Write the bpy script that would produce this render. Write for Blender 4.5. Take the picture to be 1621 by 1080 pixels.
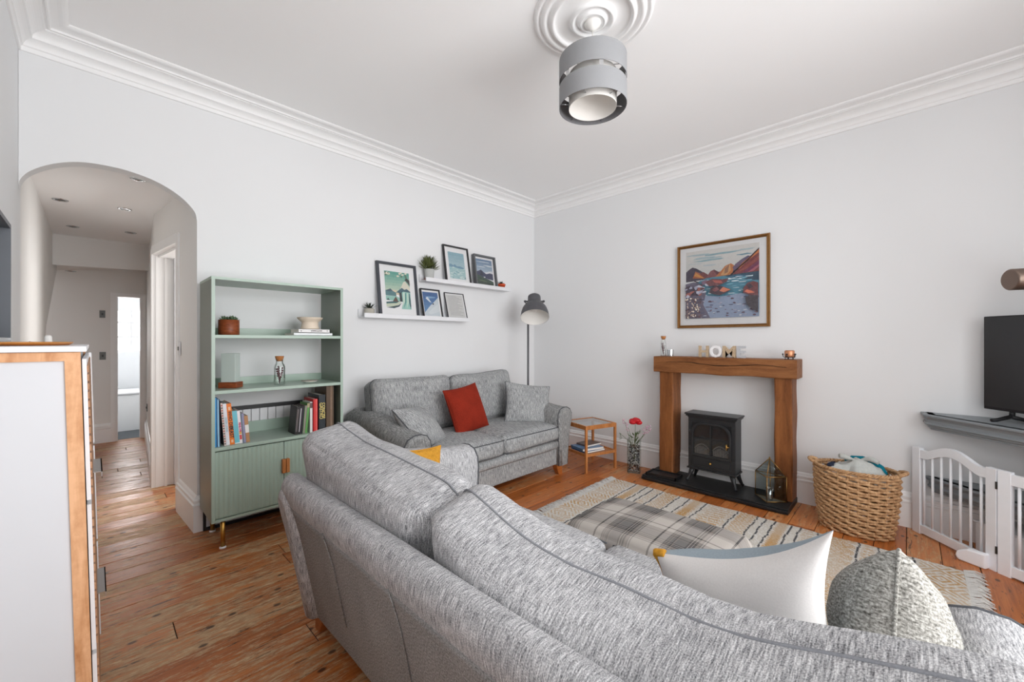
import bpy, bmesh, math, random
from mathutils import Vector, Matrix, noise
import numpy as np

for o in list(bpy.data.objects):
    bpy.data.objects.remove(o, do_unlink=True)
SC = bpy.context.scene
COL = SC.collection
PI = math.pi
R = math.radians
rnd = random.Random(7)

# ------------------------------------------------------------------ camera, world, light, exposure
CAM_H = 1.25
cd = bpy.data.cameras.new('camera')
cd.sensor_width = 36.0
cd.lens = 36.0 * 646.0 / 1621.0
cd.clip_start = 0.02
cam = bpy.data.objects.new('camera', cd)
cam.location = (0, 0, CAM_H)
cam.rotation_euler = (R(90), 0, R(44.26 - 90))
COL.objects.link(cam)
SC.camera = cam

world = bpy.data.worlds.new('sky')
SC.world = world
world.use_nodes = True
wn = world.node_tree.nodes['Background']
wn.inputs[0].default_value = (0.97, 0.98, 1.0, 1)
wn.inputs[1].default_value = 2.2

def area_light(name, loc, rot, sx, sy, power, color=(1, 1, 1)):
    l = bpy.data.lights.new(name, 'AREA')
    l.shape = 'RECTANGLE'; l.size = sx; l.size_y = sy
    l.energy = power; l.color = color
    o = bpy.data.objects.new(name, l)
    o.location = loc; o.rotation_euler = rot
    COL.objects.link(o)
    return o

# daylight that comes in through the big bay window behind the camera and the bathroom window, plus two added fills
area_light('bay_window_daylight', (1.45, -1.33, 1.55), (R(90), 0, 0), 2.5, 2.1, 92, (0.99, 0.992, 1.0))
area_light('side_window_fill', (-0.42, -0.66, 1.55), (R(90), 0, R(-90)), 0.9, 1.9, 13, (0.99, 0.992, 1.0))  # added fill through an unseen side window, brightens the fireplace wall
area_light('side_room_fill', (1.40, 4.25, 1.55), (R(90), 0, R(90)), 0.9, 1.3, 12, (1.0, 0.98, 0.96))  # fill added to brighten the hallway; the side room has no window
area_light('bathroom_window_daylight', (0.33, 8.90, 1.41), (R(-90), 0, 0), 0.7, 0.66, 34, (1.0, 0.985, 0.97))

SC.view_settings.view_transform = 'Standard'
SC.view_settings.look = 'None'
SC.view_settings.gamma = 1.0
SC.view_settings.use_curve_mapping = False
SC.view_settings.exposure = 0.54
try:
    SC.cycles.max_bounces = 10
    SC.cycles.diffuse_bounces = 7
    SC.cycles.glossy_bounces = 4
    SC.cycles.transmission_bounces = 8
    SC.cycles.transparent_max_bounces = 12
    SC.cycles.sample_clamp_indirect = 6.0
    SC.cycles.caustics_reflective = False
    SC.cycles.caustics_refractive = False
except Exception:
    pass

# ------------------------------------------------------------------ materials
def lin(c):
    return tuple((x / 12.92 if x <= 0.04045 else ((x + 0.055) / 1.055) ** 2.4) for x in [v / 255.0 for v in c])

def rgba(c):
    return (*lin(c), 1.0)

class NT:
    """small helper round a node tree"""
    def __init__(self, name):
        self.m = bpy.data.materials.new(name)
        self.m.use_nodes = True
        self.t = self.m.node_tree
        self.b = self.t.nodes['Principled BSDF']
        self.out = self.t.nodes['Material Output']
    def n(self, kind, **kw):
        nd = self.t.nodes.new(kind)
        for k, v in kw.items():
            if k.startswith('i_'):
                key = k[2:]
                key = int(key) if key.isdigit() else key.replace('_', ' ')
                nd.inputs[key].default_value = v
            else:
                setattr(nd, k, v)
        return nd
    def l(self, a, b):
        self.t.links.new(a, b)
    def math(self, op, a, b=None, c=None):
        nd = self.n('ShaderNodeMath', operation=op)
        for i, v in enumerate((a, b, c)):
            if v is None: continue
            if hasattr(v, 'is_output'): self.l(v, nd.inputs[i])
            else: nd.inputs[i].default_value = v
        return nd.outputs[0]
    def mix(self, fac, a, b, mode='MIX'):
        nd = self.n('ShaderNodeMix', data_type='RGBA', blend_type=mode)
        for i, v in ((0, fac), (6, a), (7, b)):
            if hasattr(v, 'is_output'): self.l(v, nd.inputs[i])
            else: nd.inputs[i].default_value = v
        return nd.outputs[2]
    def ramp(self, fac, stops, mode='LINEAR'):
        nd = self.n('ShaderNodeValToRGB')
        cr = nd.color_ramp; cr.interpolation = mode
        while len(cr.elements) < len(stops): cr.elements.new(0.5)
        for e, (p, c) in zip(cr.elements, stops):
            e.position = p
            e.color = c if len(c) == 4 else (*c, 1)
        self.l(fac, nd.inputs[0])
        return nd.outputs[0]
    def noise(self, vec, scale=5, detail=3, rough=0.5, dist=0.0):
        nd = self.n('ShaderNodeTexNoise')
        nd.inputs['Scale'].default_value = scale
        nd.inputs['Detail'].default_value = detail
        nd.inputs['Roughness'].default_value = rough
        nd.inputs['Distortion'].default_value = dist
        if vec is not None: self.l(vec, nd.inputs['Vector'])
        return nd.outputs['Fac']
    def mapping(self, vec, scale=(1, 1, 1), loc=(0, 0, 0), rot=(0, 0, 0)):
        nd = self.n('ShaderNodeMapping')
        nd.inputs['Scale'].default_value = scale
        nd.inputs['Location'].default_value = loc
        nd.inputs['Rotation'].default_value = rot
        self.l(vec, nd.inputs['Vector'])
        return nd.outputs[0]
    def coord(self, which='Object'):
        return self.n('ShaderNodeTexCoord').outputs[which]
    def bump(self, h, strength=0.2, dist=0.01):
        nd = self.n('ShaderNodeBump')
        nd.inputs['Strength'].default_value = strength
        nd.inputs['Distance'].default_value = dist
        self.l(h, nd.inputs['Height'])
        self.l(nd.outputs[0], self.b.inputs['Normal'])
    def set(self, rough=None, metal=None, spec=None, color=None, trans=None, ior=None, alpha=None):
        b = self.b
        if color is not None:
            if hasattr(color, 'is_output'): self.l(color, b.inputs['Base Color'])
            else: b.inputs['Base Color'].default_value = color
        if rough is not None:
            if hasattr(rough, 'is_output'): self.l(rough, b.inputs['Roughness'])
            else: b.inputs['Roughness'].default_value = rough
        if metal is not None: b.inputs['Metallic'].default_value = metal
        if spec is not None: b.inputs['Specular IOR Level'].default_value = spec
        if trans is not None: b.inputs['Transmission Weight'].default_value = trans
        if ior is not None: b.inputs['IOR'].default_value = ior
        return self.m

MATS = {}
def plain(name, c, rough=0.55, metal=0.0, spec=0.4, var=0.06, scale=9.0, bump=0.0):
    """painted / plastic / metal surface with a faint procedural variation"""
    if name in MATS: return MATS[name]
    t = NT(name)
    co = t.coord('Object')
    nz = t.noise(co, scale, 3, 0.55)
    lo = tuple(v * (1 - var) for v in lin(c)) + (1,)
    hi = tuple(min(1, v * (1 + var)) for v in lin(c)) + (1,)
    t.set(color=t.mix(nz, lo, hi), rough=rough, metal=metal, spec=spec)
    if bump > 0:
        t.bump(t.noise(co, scale * 6, 4, 0.6), bump, 0.004)
    MATS[name] = t.m
    return t.m

def wall_mat(name, c, rough=0.75):
    t = NT(name)
    co = t.coord('Object')
    a = t.noise(co, 1.3, 3, 0.5)
    col = t.mix(a, tuple(v * 0.985 for v in lin(c)) + (1,), tuple(min(1, v * 1.015) for v in lin(c)) + (1,))
    t.set(color=col, rough=rough, spec=0.25)
    t.bump(t.noise(co, 38, 4, 0.6), 0.05, 0.004)
    MATS[name] = t.m
    return t.m

def fabric(name, dark, mid, light, su=170.0, sv=28.0, weave=260.0, bump=0.35, bias=0.5):
    """woven upholstery: slubby streaks running across the length plus a fine broken weave"""
    t = NT(name)
    uv = t.n('ShaderNodeUVMap').outputs[0]
    streak = t.noise(t.mapping(uv, (su, sv, 1)), 1.0, 3, 0.55)
    dash = t.noise(t.mapping(uv, (weave, weave * 0.85, 1)), 1.0, 2, 0.6)
    big = t.noise(t.mapping(uv, (7, 4, 1)), 1.0, 2, 0.5)
    s = t.math('ADD', t.math('MULTIPLY', streak, 0.62), t.math('MULTIPLY', dash, 0.55))
    s = t.math('ADD', s, t.math('MULTIPLY', big, 0.12))
    s = t.math('SUBTRACT', s, 0.15 + (bias - 0.5))
    col = t.ramp(s, [(0.30, rgba(dark)), (0.47, rgba(mid)), (0.66, rgba(light))])
    t.set(color=col, rough=0.95, spec=0.12)
    t.bump(t.math('ADD', dash, t.math('MULTIPLY', streak, 0.6)), bump, 0.003)
    MATS[name] = t.m
    return t.m

def plainfab(name, c, var=0.18, scale=240.0, bump=0.25):
    t = NT(name)
    uv = t.n('ShaderNodeUVMap').outputs[0]
    a = t.noise(t.mapping(uv, (scale, scale, 1)), 1.0, 2, 0.6)
    b = t.noise(t.mapping(uv, (9, 9, 1)), 1.0, 3, 0.5)
    s = t.math('ADD', t.math('MULTIPLY', a, 0.65), t.math('MULTIPLY', b, 0.35))
    col = t.ramp(s, [(0.3, tuple(v * (1 - var) for v in lin(c)) + (1,)), (0.7, tuple(min(1, v * (1 + var)) for v in lin(c)) + (1,))])
    t.set(color=col, rough=0.92, spec=0.12)
    t.bump(a, bump, 0.002)
    MATS[name] = t.m
    return t.m

def wood(name, c1, c2, c3=None, scale=(1.2, 14, 14), rough=0.45, bump=0.12, spec=0.35, ring=3.0):
    t = NT(name)
    co = t.mapping(t.coord('Object'), scale)
    a = t.noise(co, ring, 5, 0.6, 0.8)
    b = t.noise(t.mapping(co, (0.5, 4, 4)), 9, 3, 0.6)
    s = t.math('ADD', t.math('MULTIPLY', a, 0.75), t.math('MULTIPLY', b, 0.25))
    st = [(0.33, rgba(c1)), (0.62, rgba(c2))]
    if c3: st = [(0.30, rgba(c3))] + [(0.42, rgba(c1)), (0.66, rgba(c2))]
    t.set(color=t.ramp(s, st), rough=rough, spec=spec)
    t.bump(s, bump, 0.004)
    MATS[name] = t.m
    return t.m

def attr_mat(name, rough=0.85, spec=0.15, var=0.0, scale=60.0, bump=0.0, bscale=220):
    """colour comes from the mesh's own colour attribute (printed or woven motif)"""
    t = NT(name)
    at = t.n('ShaderNodeAttribute', attribute_name='Col')
    col = at.outputs[0]
    co = t.coord('Object')
    if var > 0:
        nz = t.noise(co, scale, 3, 0.65)
        col = t.mix(nz, t.mix(1.0, col, (1 - var,) * 3 + (1,), 'MULTIPLY'), t.mix(var, col, (1, 1, 1, 1)))
    t.set(color=col, rough=rough, spec=spec)
    if bump > 0: t.bump(t.noise(co, bscale, 2, 0.6), bump, 0.004)
    MATS[name] = t.m
    return t.m

def glassy(name, tint=(235, 242, 240), clear=0.9, rough=0.02):
    """thin clear pane or vessel wall: see-through with a fresnel reflection"""
    t = NT(name)
    tr = t.n('ShaderNodeBsdfTransparent'); tr.inputs[0].default_value = rgba(tint)
    gl = t.n('ShaderNodeBsdfGlossy'); gl.inputs['Roughness'].default_value = rough
    fr = t.n('ShaderNodeFresnel'); fr.inputs[0].default_value = 1.45
    f = t.math('ADD', t.math('MULTIPLY', fr.outputs[0], clear), 0.02)
    mx = t.n('ShaderNodeMixShader')
    t.l(f, mx.inputs[0]); t.l(tr.outputs[0], mx.inputs[1]); t.l(gl.outputs[0], mx.inputs[2])
    t.l(mx.outputs[0], t.out.inputs[0])
    MATS[name] = t.m
    return t.m

def plank_mat(name):
    """old varnished pine: orange where the varnish holds, grey and scuffed where it is worn, dark blemishes and knots"""
    t = NT(name)
    pos = t.n('ShaderNodeNewGeometry').outputs['Position']
    rd = t.n('ShaderNodeObjectInfo').outputs['Random']
    off = t.n('ShaderNodeCombineXYZ')
    t.l(t.math('MULTIPLY', rd, 37.0), off.inputs[0]); t.l(t.math('MULTIPLY', rd, 11.0), off.inputs[2])
    va = t.n('ShaderNodeVectorMath', operation='ADD')
    t.l(pos, va.inputs[0]); t.l(off.outputs[0], va.inputs[1])
    v = va.outputs[0]
    grain = t.noise(t.mapping(v, (1.1, 22, 1)), 2.6, 5, 0.62, 0.6)
    fine = t.noise(t.mapping(v, (6, 150, 1)), 2.0, 3, 0.6)
    base = t.ramp(t.math('ADD', t.math('MULTIPLY', grain, 0.7), t.math('MULTIPLY', rd, 0.3)),
                  [(0.20, rgba((140, 76, 33))), (0.42, rgba((186, 106, 50))), (0.60, rgba((208, 128, 66))), (0.80, rgba((222, 158, 100)))])
    base = t.mix(t.math('MULTIPLY', fine, 0.30), base, rgba((88, 54, 32)))
    # worn zone: the walkway through the arch and past the bookcase
    sx = t.n('ShaderNodeSeparateXYZ'); t.l(pos, sx.inputs[0])
    near = t.n('ShaderNodeMapRange', interpolation_type='SMOOTHSTEP')
    t.l(sx.outputs[0], near.inputs[0])
    near.inputs[1].default_value = 2.3; near.inputs[2].default_value = 0.6
    wear = t.noise(t.mapping(v, (1.4, 9, 1)), 3.2, 5, 0.68, 0.4)
    wearfine = t.ramp(t.noise(t.mapping(v, (6, 34, 1)), 2.4, 7, 0.82), [(0.36, (0, 0, 0)), (0.64, (1, 1, 1))])
    wm = t.math('ADD', t.math('MULTIPLY', wear, 0.65), t.math('MULTIPLY', wearfine, 0.30))
    wm = t.math('ADD', wm, t.math('MULTIPLY', near.outputs[0], 0.15))
    wm = t.math('ADD', wm, t.math('MULTIPLY', t.math('SUBTRACT', rd, 0.5), 0.18))
    wf = t.n('ShaderNodeMapRange', interpolation_type='SMOOTHSTEP')
    t.l(wm, wf.inputs[0]); wf.inputs[1].default_value = 0.53; wf.inputs[2].default_value = 0.72
    worn = t.mix(wearfine, rgba((112, 82, 54)), rgba((218, 194, 156)))
    col = t.mix(t.math('MULTIPLY', wf.outputs[0], 0.8), base, worn)
    # dark scuffs and splits along the grain
    dk = t.noise(t.mapping(v, (2.6, 20, 1)), 2.2, 5, 0.78, 0.3)
    df = t.n('ShaderNodeMapRange', interpolation_type='SMOOTHSTEP')
    t.l(dk, df.inputs[0]); df.inputs[1].default_value = 0.575; df.inputs[2].default_value = 0.64
    col = t.mix(t.math('MULTIPLY', df.outputs[0], 0.8), col, rgba((52, 38, 30)))
    # knots
    vo = t.n('ShaderNodeTexVoronoi', voronoi_dimensions='2D'); vo.inputs['Scale'].default_value = 3.0
    t.l(t.mapping(v, (1.0, 1.7, 1)), vo.inputs['Vector'])
    kf = t.n('ShaderNodeMapRange', interpolation_type='SMOOTHSTEP')
    t.l(vo.outputs['Distance'], kf.inputs[0]); kf.inputs[1].default_value = 0.065; kf.inputs[2].default_value = 0.03
    col = t.mix(t.math('MULTIPLY', kf.outputs[0], 0.85), col, rgba((54, 32, 22)))
    rough = t.math('ADD', t.math('MULTIPLY', wf.outputs[0], 0.25), 0.33)
    t.set(color=col, rough=rough, spec=0.45)
    t.bump(t.math('ADD', grain, t.math('MULTIPLY', df.outputs[0], -0.6)), 0.10, 0.004)
    MATS[name] = t.m
    return t.m

M = {}
M['wall'] = wall_mat('wall_paint', (229, 230, 231))
M['wall_hall'] = wall_mat('hall_paint', (234, 233, 231))
M['ceiling'] = wall_mat('ceiling_paint', (248, 248, 248))
M['trim'] = plain('gloss_white_trim', (242, 242, 242), 0.4, spec=0.4, var=0.02)
M['plank'] = plank_mat('old_pine_boards')
M['gap'] = plain('dark_floor_gap', (30, 22, 17), 0.9)
M['sofa'] = fabric('grey_weave', (88, 89, 92), (166, 166, 168), (228, 228, 229), 300, 30, 380, 0.35, 0.52)
M['sofa_back_shaded'] = fabric('grey_backing_shaded', (90, 89, 89), (138, 137, 136), (182, 181, 180), 220, 160, 420, 0.3, 0.52)  # backing fabric, with the shade on the sofa's rear put into its tone
M['love'] = fabric('grey_chenille', (94, 96, 98), (152, 154, 155), (200, 201, 200), 150, 24, 200, 0.3, 0.52)
M['love_dark'] = fabric('grey_chenille_arm', (86, 87, 88), (138, 139, 139), (184, 184, 182), 120, 28, 210, 0.3, 0.52)
M['piping'] = plainfab('dark_piping', (84, 86, 90))
M['piping_pale'] = plainfab('grey_piping', (132, 134, 139))
M['knit'] = fabric('chunky_grey_knit', (78, 76, 71), (146, 144, 138), (202, 200, 194), 60, 230, 210, 0.6, 0.52)
M['foot'] = wood('orange_foot_wood', (150, 84, 36), (186, 112, 56))
M['red'] = plainfab('rust_boucle', (134, 42, 27), 0.35, 150, 0.6)
M['mustard'] = plainfab('mustard_velvet', (186, 134, 48), 0.28, 60, 0.3)
M['linen'] = plainfab('white_linen', (214, 211, 209), 0.06, 260, 0.2)
M['paleblue'] = plainfab('pale_blue_linen', (146, 158, 166), 0.10, 220, 0.2)
M['oak'] = wood('beam_oak', (118, 72, 38), (148, 98, 58), (72, 42, 22), (9, 1.3, 9), 0.55, 0.3, 0.3, 2.4)
M['oak_post'] = wood('post_oak', (116, 68, 33), (144, 90, 48), (80, 46, 22), (9, 9, 1.2), 0.55, 0.25, 0.3, 2.2)
M['pine'] = wood('side_table_wood', (160, 98, 50), (196, 132, 78), None, (10, 10, 1.4), 0.45)
M['bamboo'] = wood('bamboo_frame', (196, 142, 98), (226, 176, 134), (170, 112, 70), (12, 12, 1.5), 0.5)
M['bamboo_slat'] = wood('bamboo_slats', (150, 108, 78), (182, 138, 104), None, (12, 1.6, 30), 0.55)
M['slate'] = plain('black_slate', (30, 30, 31), 0.42, var=0.2, scale=14, bump=0.1)
M['iron'] = plain('stove_iron', (40, 41, 43), 0.36, var=0.12, scale=30, bump=0.05)
M['iron_dark'] = plain('stove_inside', (16, 15, 15), 0.7)
M['log'] = plain('ember_bed', (104, 102, 100), 0.8, var=0.4, scale=60)
M['brass'] = plain('brass', (206, 160, 84), 0.28, metal=1.0, var=0.05)
M['brass_dull'] = plain('antique_brass', (160, 124, 72), 0.38, metal=1.0, var=0.1)
M['goldframe'] = plain('gold_frame', (146, 106, 62), 0.38, metal=0.75, var=0.25, scale=50)
M['chrome'] = plain('chrome', (200, 202, 204), 0.22, metal=1.0, var=0.03)
M['bronze'] = plain('brushed_bronze', (128, 112, 102), 0.38, metal=0.85, var=0.08)
M['cabwhite'] = plain('cabinet_white', (208, 210, 214), 0.5, var=0.012)
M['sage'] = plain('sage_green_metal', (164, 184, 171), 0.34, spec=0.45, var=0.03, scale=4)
M['sage_shaded'] = plain('sage_green_shaded', (116, 126, 114), 0.32, spec=0.5, var=0.06, scale=3)  # same sage, darkened to paint in the shade on the bookcase sides
M['lampgrey'] = plain('dark_grey_lamp', (84, 84, 88), 0.5, var=0.05)
M['white_in'] = plain('white_enamel', (232, 230, 226), 0.45, var=0.02)
M['shade'] = plainfab('grey_lampshade', (146, 147, 149), 0.06, 300, 0.1)
M['shade_in'] = plainfab('grey_shade_lining', (118, 118, 120), 0.12, 120, 0.1)
M['shade_cream'] = plainfab('cream_inner_shade', (230, 227, 222), 0.03, 200, 0.05)
M['white'] = plain('white_lacquer', (228, 229, 232), 0.45, var=0.015)
M['whitemat'] = plain('white_board', (240, 240, 241), 0.8, var=0.02)
M['black'] = plain('black_frame', (34, 34, 36), 0.45, var=0.1)
M['mirrorframe'] = plain('grey_mirror_frame', (104, 108, 114), 0.45, var=0.08)
M['charcoal'] = plain('charcoal_frame', (62, 65, 72), 0.5, var=0.1)
M['greyframe'] = plain('grey_frame', (104, 106, 108), 0.5, var=0.1)
M['cork'] = plain('cork', (176, 116, 66), 0.85, var=0.35, scale=90)
M['print'] = attr_mat('printed_paper', 0.6, 0.2, 0.10, 55)
M['rug'] = attr_mat('woven_rug', 0.95, 0.1, 0.10, 160, 0.6, 300)
M['glass'] = glassy('clear_glass', (247, 247, 247), 0.6)
M['picglass'] = glassy('picture_glass', (254, 254, 254), 0.5)
M['vessel'] = glassy('bottle_glass', (250, 252, 251), 0.8)
M['smoke'] = glassy('lantern_glass', (222, 228, 228), 1.0)
M['tvscreen'] = plain('tv_screen', (38, 38, 40), 0.28, spec=0.6, var=0.05, scale=2)
M['tvblack'] = plain('tv_plastic', (26, 26, 28), 0.5)
M['greypaint'] = plain('grey_painted_shelf', (134, 140, 144), 0.42, spec=0.45, var=0.03)
M['wicker'] = wood('wicker_cane', (166, 126, 88), (212, 174, 132), (106, 76, 50), (20, 20, 8), 0.6, 0.3)
M['blanket'] = plainfab('grey_fleece', (186, 188, 184), 0.1, 90, 0.4)
M['teal'] = plainfab('teal_cloth', (22, 116, 134), 0.15, 90, 0.3)
M['navy'] = plainfab('navy_cloth', (42, 48, 64), 0.2, 90, 0.3)
M['leaf'] = plain('grey_green_leaf', (96, 118, 92), 0.6, var=0.3, scale=30)
M['leaf2'] = plain('olive_leaf', (84, 92, 46), 0.6, var=0.4, scale=30)
M['leafdark'] = plain('dark_succulent', (46, 58, 46), 0.6, var=0.3, scale=30)
M['stem'] = plain('green_stem', (88, 108, 66), 0.6, var=0.2)
M['petal'] = plain('red_petal', (192, 20, 32), 0.5, var=0.2, scale=20)
M['blossom'] = plain('pink_blossom', (206, 176, 190), 0.6, var=0.2)
M['dried'] = plain('dried_flower', (104, 70, 74), 0.8, var=0.4, scale=60)
M['terracotta'] = wood('carved_wood_pot', (120, 58, 30), (158, 84, 46), (80, 34, 18), (8, 8, 26), 0.4, 0.3)
M['orangepot'] = plain('orange_pot', (206, 82, 44), 0.5)
M['concrete'] = plain('concrete_pot', (184, 186, 184), 0.85, var=0.1, scale=40)
M['stonepot'] = plain('beige_stone_pot', (176, 172, 162), 0.85, var=0.12, scale=60)
M['cream'] = plain('cream_ceramic', (222, 208, 190), 0.6, var=0.05, scale=20)
M['pebble'] = attr_mat('pebbles', 0.4, 0.4)
M['paper'] = plain('paper_edges', (232, 228, 220), 0.8, var=0.05, scale=60)
M['aqua'] = glassy('frosted_block', (188, 204, 198), 1.0, 0.25)
M['wax'] = plain('copper_mercury_glass', (206, 142, 104), 0.35, metal=0.35, var=0.4, scale=60)
M['tile'] = plain('slate_tile', (84, 90, 96), 0.5, var=0.15)
M['steel'] = plain('steel_plate', (92, 92, 90), 0.4, metal=0.8)
M['daylight_white'] = plain('bath_white', (244, 246, 248), 0.3, var=0.01)
M['mouldwhite'] = plain('plaster_rose', (242, 242, 242), 0.6, var=0.01)
M['whitewood'] = plain('white_painted_gate', (242, 245, 249), 0.5, var=0.03, scale=20, bump=0.03)
M['speckle'] = plain('speckled_letter', (186, 164, 136), 0.7, var=0.4, scale=120)
M['silver'] = plain('silver_letter', (188, 190, 194), 0.35, var=0.04)
M['traywood'] = plain('orange_tray_rim', (204, 134, 58), 0.45, var=0.1)
M['plaid'] = None

def plaid_mat():
    t = NT('plaid_wool')
    co = t.coord('Object')
    sp = t.n('ShaderNodeSeparateXYZ'); t.l(co, sp.inputs[0])
    nrm = t.n('ShaderNodeSeparateXYZ'); t.l(t.n('ShaderNodeNewGeometry').outputs['Normal'], nrm.inputs[0])
    cream, grey, dark, tan = rgba((184, 177, 170)), rgba((108, 105, 104)), rgba((22, 22, 26)), rgba((142, 133, 125))
    def sett(v, per, ph):
        f = t.math('FRACT', t.math('ADD', t.math('MULTIPLY', v, 1.0 / per), ph))
        return t.ramp(f, [(0.0, cream), (0.19, grey), (0.21, cream), (0.23, grey), (0.25, tan), (0.29, dark), (0.325, cream), (0.335, dark), (0.37, cream),
                          (0.38, dark), (0.41, grey), (0.58, tan), (0.60, dark), (0.615, grey), (0.65, tan), (0.67, grey), (0.69, tan), (0.71, grey), (0.73, cream), (0.85, dark), (0.88, cream)], 'CONSTANT')
    a = sett(sp.outputs[1], 0.262, 0.13)
    b = sett(t.math('ADD', sp.outputs[0], t.math('MULTIPLY', sp.outputs[2], -1.0)), 0.255, 0.32)
    col = t.mix(0.5, a, b)
    fine = t.noise(t.mapping(co, (420, 420, 420)), 1.0, 2, 0.6)
    col = t.mix(t.math('MULTIPLY', fine, 0.35), col, rgba((120, 118, 116)))
    t.set(color=col, rough=0.95, spec=0.1)
    t.bump(fine, 0.25, 0.002)
    return t.m
M['plaid'] = plaid_mat()

# ------------------------------------------------------------------ mesh helpers
class MB:
    def __init__(self):
        self.v = []; self.f = []; self.c = []; self.sm = []
    def add(self, vs, fs, col=None, smooth=False):
        o = len(self.v)
        self.v += [tuple(p) for p in vs]
        for f in fs:
            self.f.append(tuple(i + o for i in f)); self.c.append(col); self.sm.append(smooth)
        return self
    def box(self, x0, x1, y0, y1, z0, z1, col=None, mat=None):
        vs = [(x0, y0, z0), (x1, y0, z0), (x1, y1, z0), (x0, y1, z0), (x0, y0, z1), (x1, y0, z1), (x1, y1, z1), (x0, y1, z1)]
        if mat is not None: vs = [tuple(mat @ Vector(p)) for p in vs]
        return self.add(vs, [(0, 3, 2, 1), (4, 5, 6, 7), (0, 1, 5, 4), (1, 2, 6, 5), (2, 3, 7, 6), (3, 0, 4, 7)], col)
    def cbox(self, c, s, rz=0.0, col=None, rx=0.0, ry=0.0):
        m = Matrix.Translation(c) @ Matrix.Rotation(rz, 4, 'Z') @ Matrix.Rotation(ry, 4, 'Y') @ Matrix.Rotation(rx, 4, 'X')
        return self.box(-s[0] / 2, s[0] / 2, -s[1] / 2, s[1] / 2, -s[2] / 2, s[2] / 2, col, m)
    def prism(self, poly, a, b, axis='y', col=None):
        """extrude a 2D polygon (counter-clockwise) from a to b along axis"""
        n = len(poly)
        def P(u, w, t):
            return {'y': (u, t, w), 'x': (t, u, w), 'z': (u, w, t)}[axis]
        vs = [P(u, w, a) for u, w in poly] + [P(u, w, b) for u, w in poly]
        fs = [tuple(range(n)), tuple(range(2 * n - 1, n - 1, -1))]
        fs += [(i, n + i, n + (i + 1) % n, (i + 1) % n) for i in range(n)]
        return self.add(vs, fs, col)
    def tube(self, path, r, n=8, closed=False, col=None, caps=True, smooth=True):
        P = [Vector(p) for p in path]; m = len(P)
        rr = r if isinstance(r, (list, tuple)) else [r] * m
        vs = []; fs = []
        prev = None
        for i in range(m):
            if closed: d = P[(i + 1) % m] - P[i - 1]
            else: d = P[min(i + 1, m - 1)] - P[max(i - 1, 0)]
            if d.length < 1e-9: d = Vector((0, 0, 1))
            d.normalize()
            if prev is None:
                ref = Vector((0, 0, 1)) if abs(d.z) < 0.9 else Vector((1, 0, 0))
                u = d.cross(ref).normalized()
            else:
                u = (prev - d * prev.dot(d))
                u = u.normalized() if u.length > 1e-6 else d.orthogonal().normalized()
            prev = u
            w = d.cross(u)
            for k in range(n):
                a = 2 * PI * k / n
                vs.append(P[i] + (u * math.cos(a) + w * math.sin(a)) * rr[i])
        for i in range(m if closed else m - 1):
            j = (i + 1) % m
            for k in range(n):
                fs.append((i * n + k, i * n + (k + 1) % n, j * n + (k + 1) % n, j * n + k))
        self.add(vs, fs, col, smooth)
        if caps and not closed:
            o = len(self.v) - len(vs)
            self.f.append(tuple(o + k for k in range(n - 1, -1, -1))); self.c.append(col); self.sm.append(False)
            self.f.append(tuple(o + (m - 1) * n + k for k in range(n))); self.c.append(col); self.sm.append(False)
        return self
    def lathe(self, prof, n=32, c=(0, 0, 0), col=None, smooth=True, sx=1.0, sy=1.0):
        vs = []; fs = []
        m = len(prof)
        for r, z in prof:
            for k in range(n):
                a = 2 * PI * k / n
                vs.append((c[0] + r * sx * math.cos(a), c[1] + r * sy * math.sin(a), c[2] + z))
        for i in range(m - 1):
            for k in range(n):
                fs.append((i * n + k, i * n + (k + 1) % n, (i + 1) * n + (k + 1) % n, (i + 1) * n + k))
        return self.add(vs, fs, col, smooth)
    def disc(self, c, r, n=24, up=True, col=None, sx=1.0, sy=1.0):
        vs = [(c[0] + r * sx * math.cos(2 * PI * k / n), c[1] + r * sy * math.sin(2 * PI * k / n), c[2]) for k in range(n)]
        return self.add(vs, [tuple(range(n)) if up else tuple(range(n - 1, -1, -1))], col)
    def loft(self, secs, closed=True, caps=True, col=None, smooth=True):
        """join equal-length cross sections (lists of 3D points)"""
        n = len(secs[0]); vs = [p for s in secs for p in s]; fs = []
        for i in range(len(secs) - 1):
            for k in range(n if closed else n - 1):
                fs.append((i * n + k, i * n + (k + 1) % n, (i + 1) * n + (k + 1) % n, (i + 1) * n + k))
        self.add(vs, fs, col, smooth)
        if caps:
            self.add(secs[0], [tuple(range(n - 1, -1, -1))], col)
            self.add(secs[-1], [tuple(range(n))], col)
        return self
    def sphere(self, c, r, n=10, m=7, col=None, s=(1, 1, 1)):
        vs = []; fs = []
        for i in range(m + 1):
            t = PI * i / m
            for k in range(n):
                a = 2 * PI * k / n
                vs.append((c[0] + r * s[0] * math.sin(t) * math.cos(a), c[1] + r * s[1] * math.sin(t) * math.sin(a), c[2] - r * s[2] * math.cos(t)))
        for i in range(m):
            for k in range(n):
                fs.append((i * n + k, i * n + (k + 1) % n, (i + 1) * n + (k + 1) % n, (i + 1) * n + k))
        return self.add(vs, fs, col, True)
    def shift(self, d):
        self.v = [(p[0] - d[0], p[1] - d[1], p[2] - d[2]) for p in self.v]
        return self
    def xf(self, m):
        self.v = [tuple(m @ Vector(p)) for p in self.v]
        return self

def make_mesh(name, mb):
    me = bpy.data.meshes.new(name)
    me.from_pydata(mb.v, [], mb.f)
    if any(mb.sm): me.polygons.foreach_set('use_smooth', mb.sm)
    bm = bmesh.new(); bm.from_mesh(me)
    bmesh.ops.recalc_face_normals(bm, faces=bm.faces)
    bm.to_mesh(me); bm.free()
    finish_mesh(me, mb.c)
    return me

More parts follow.
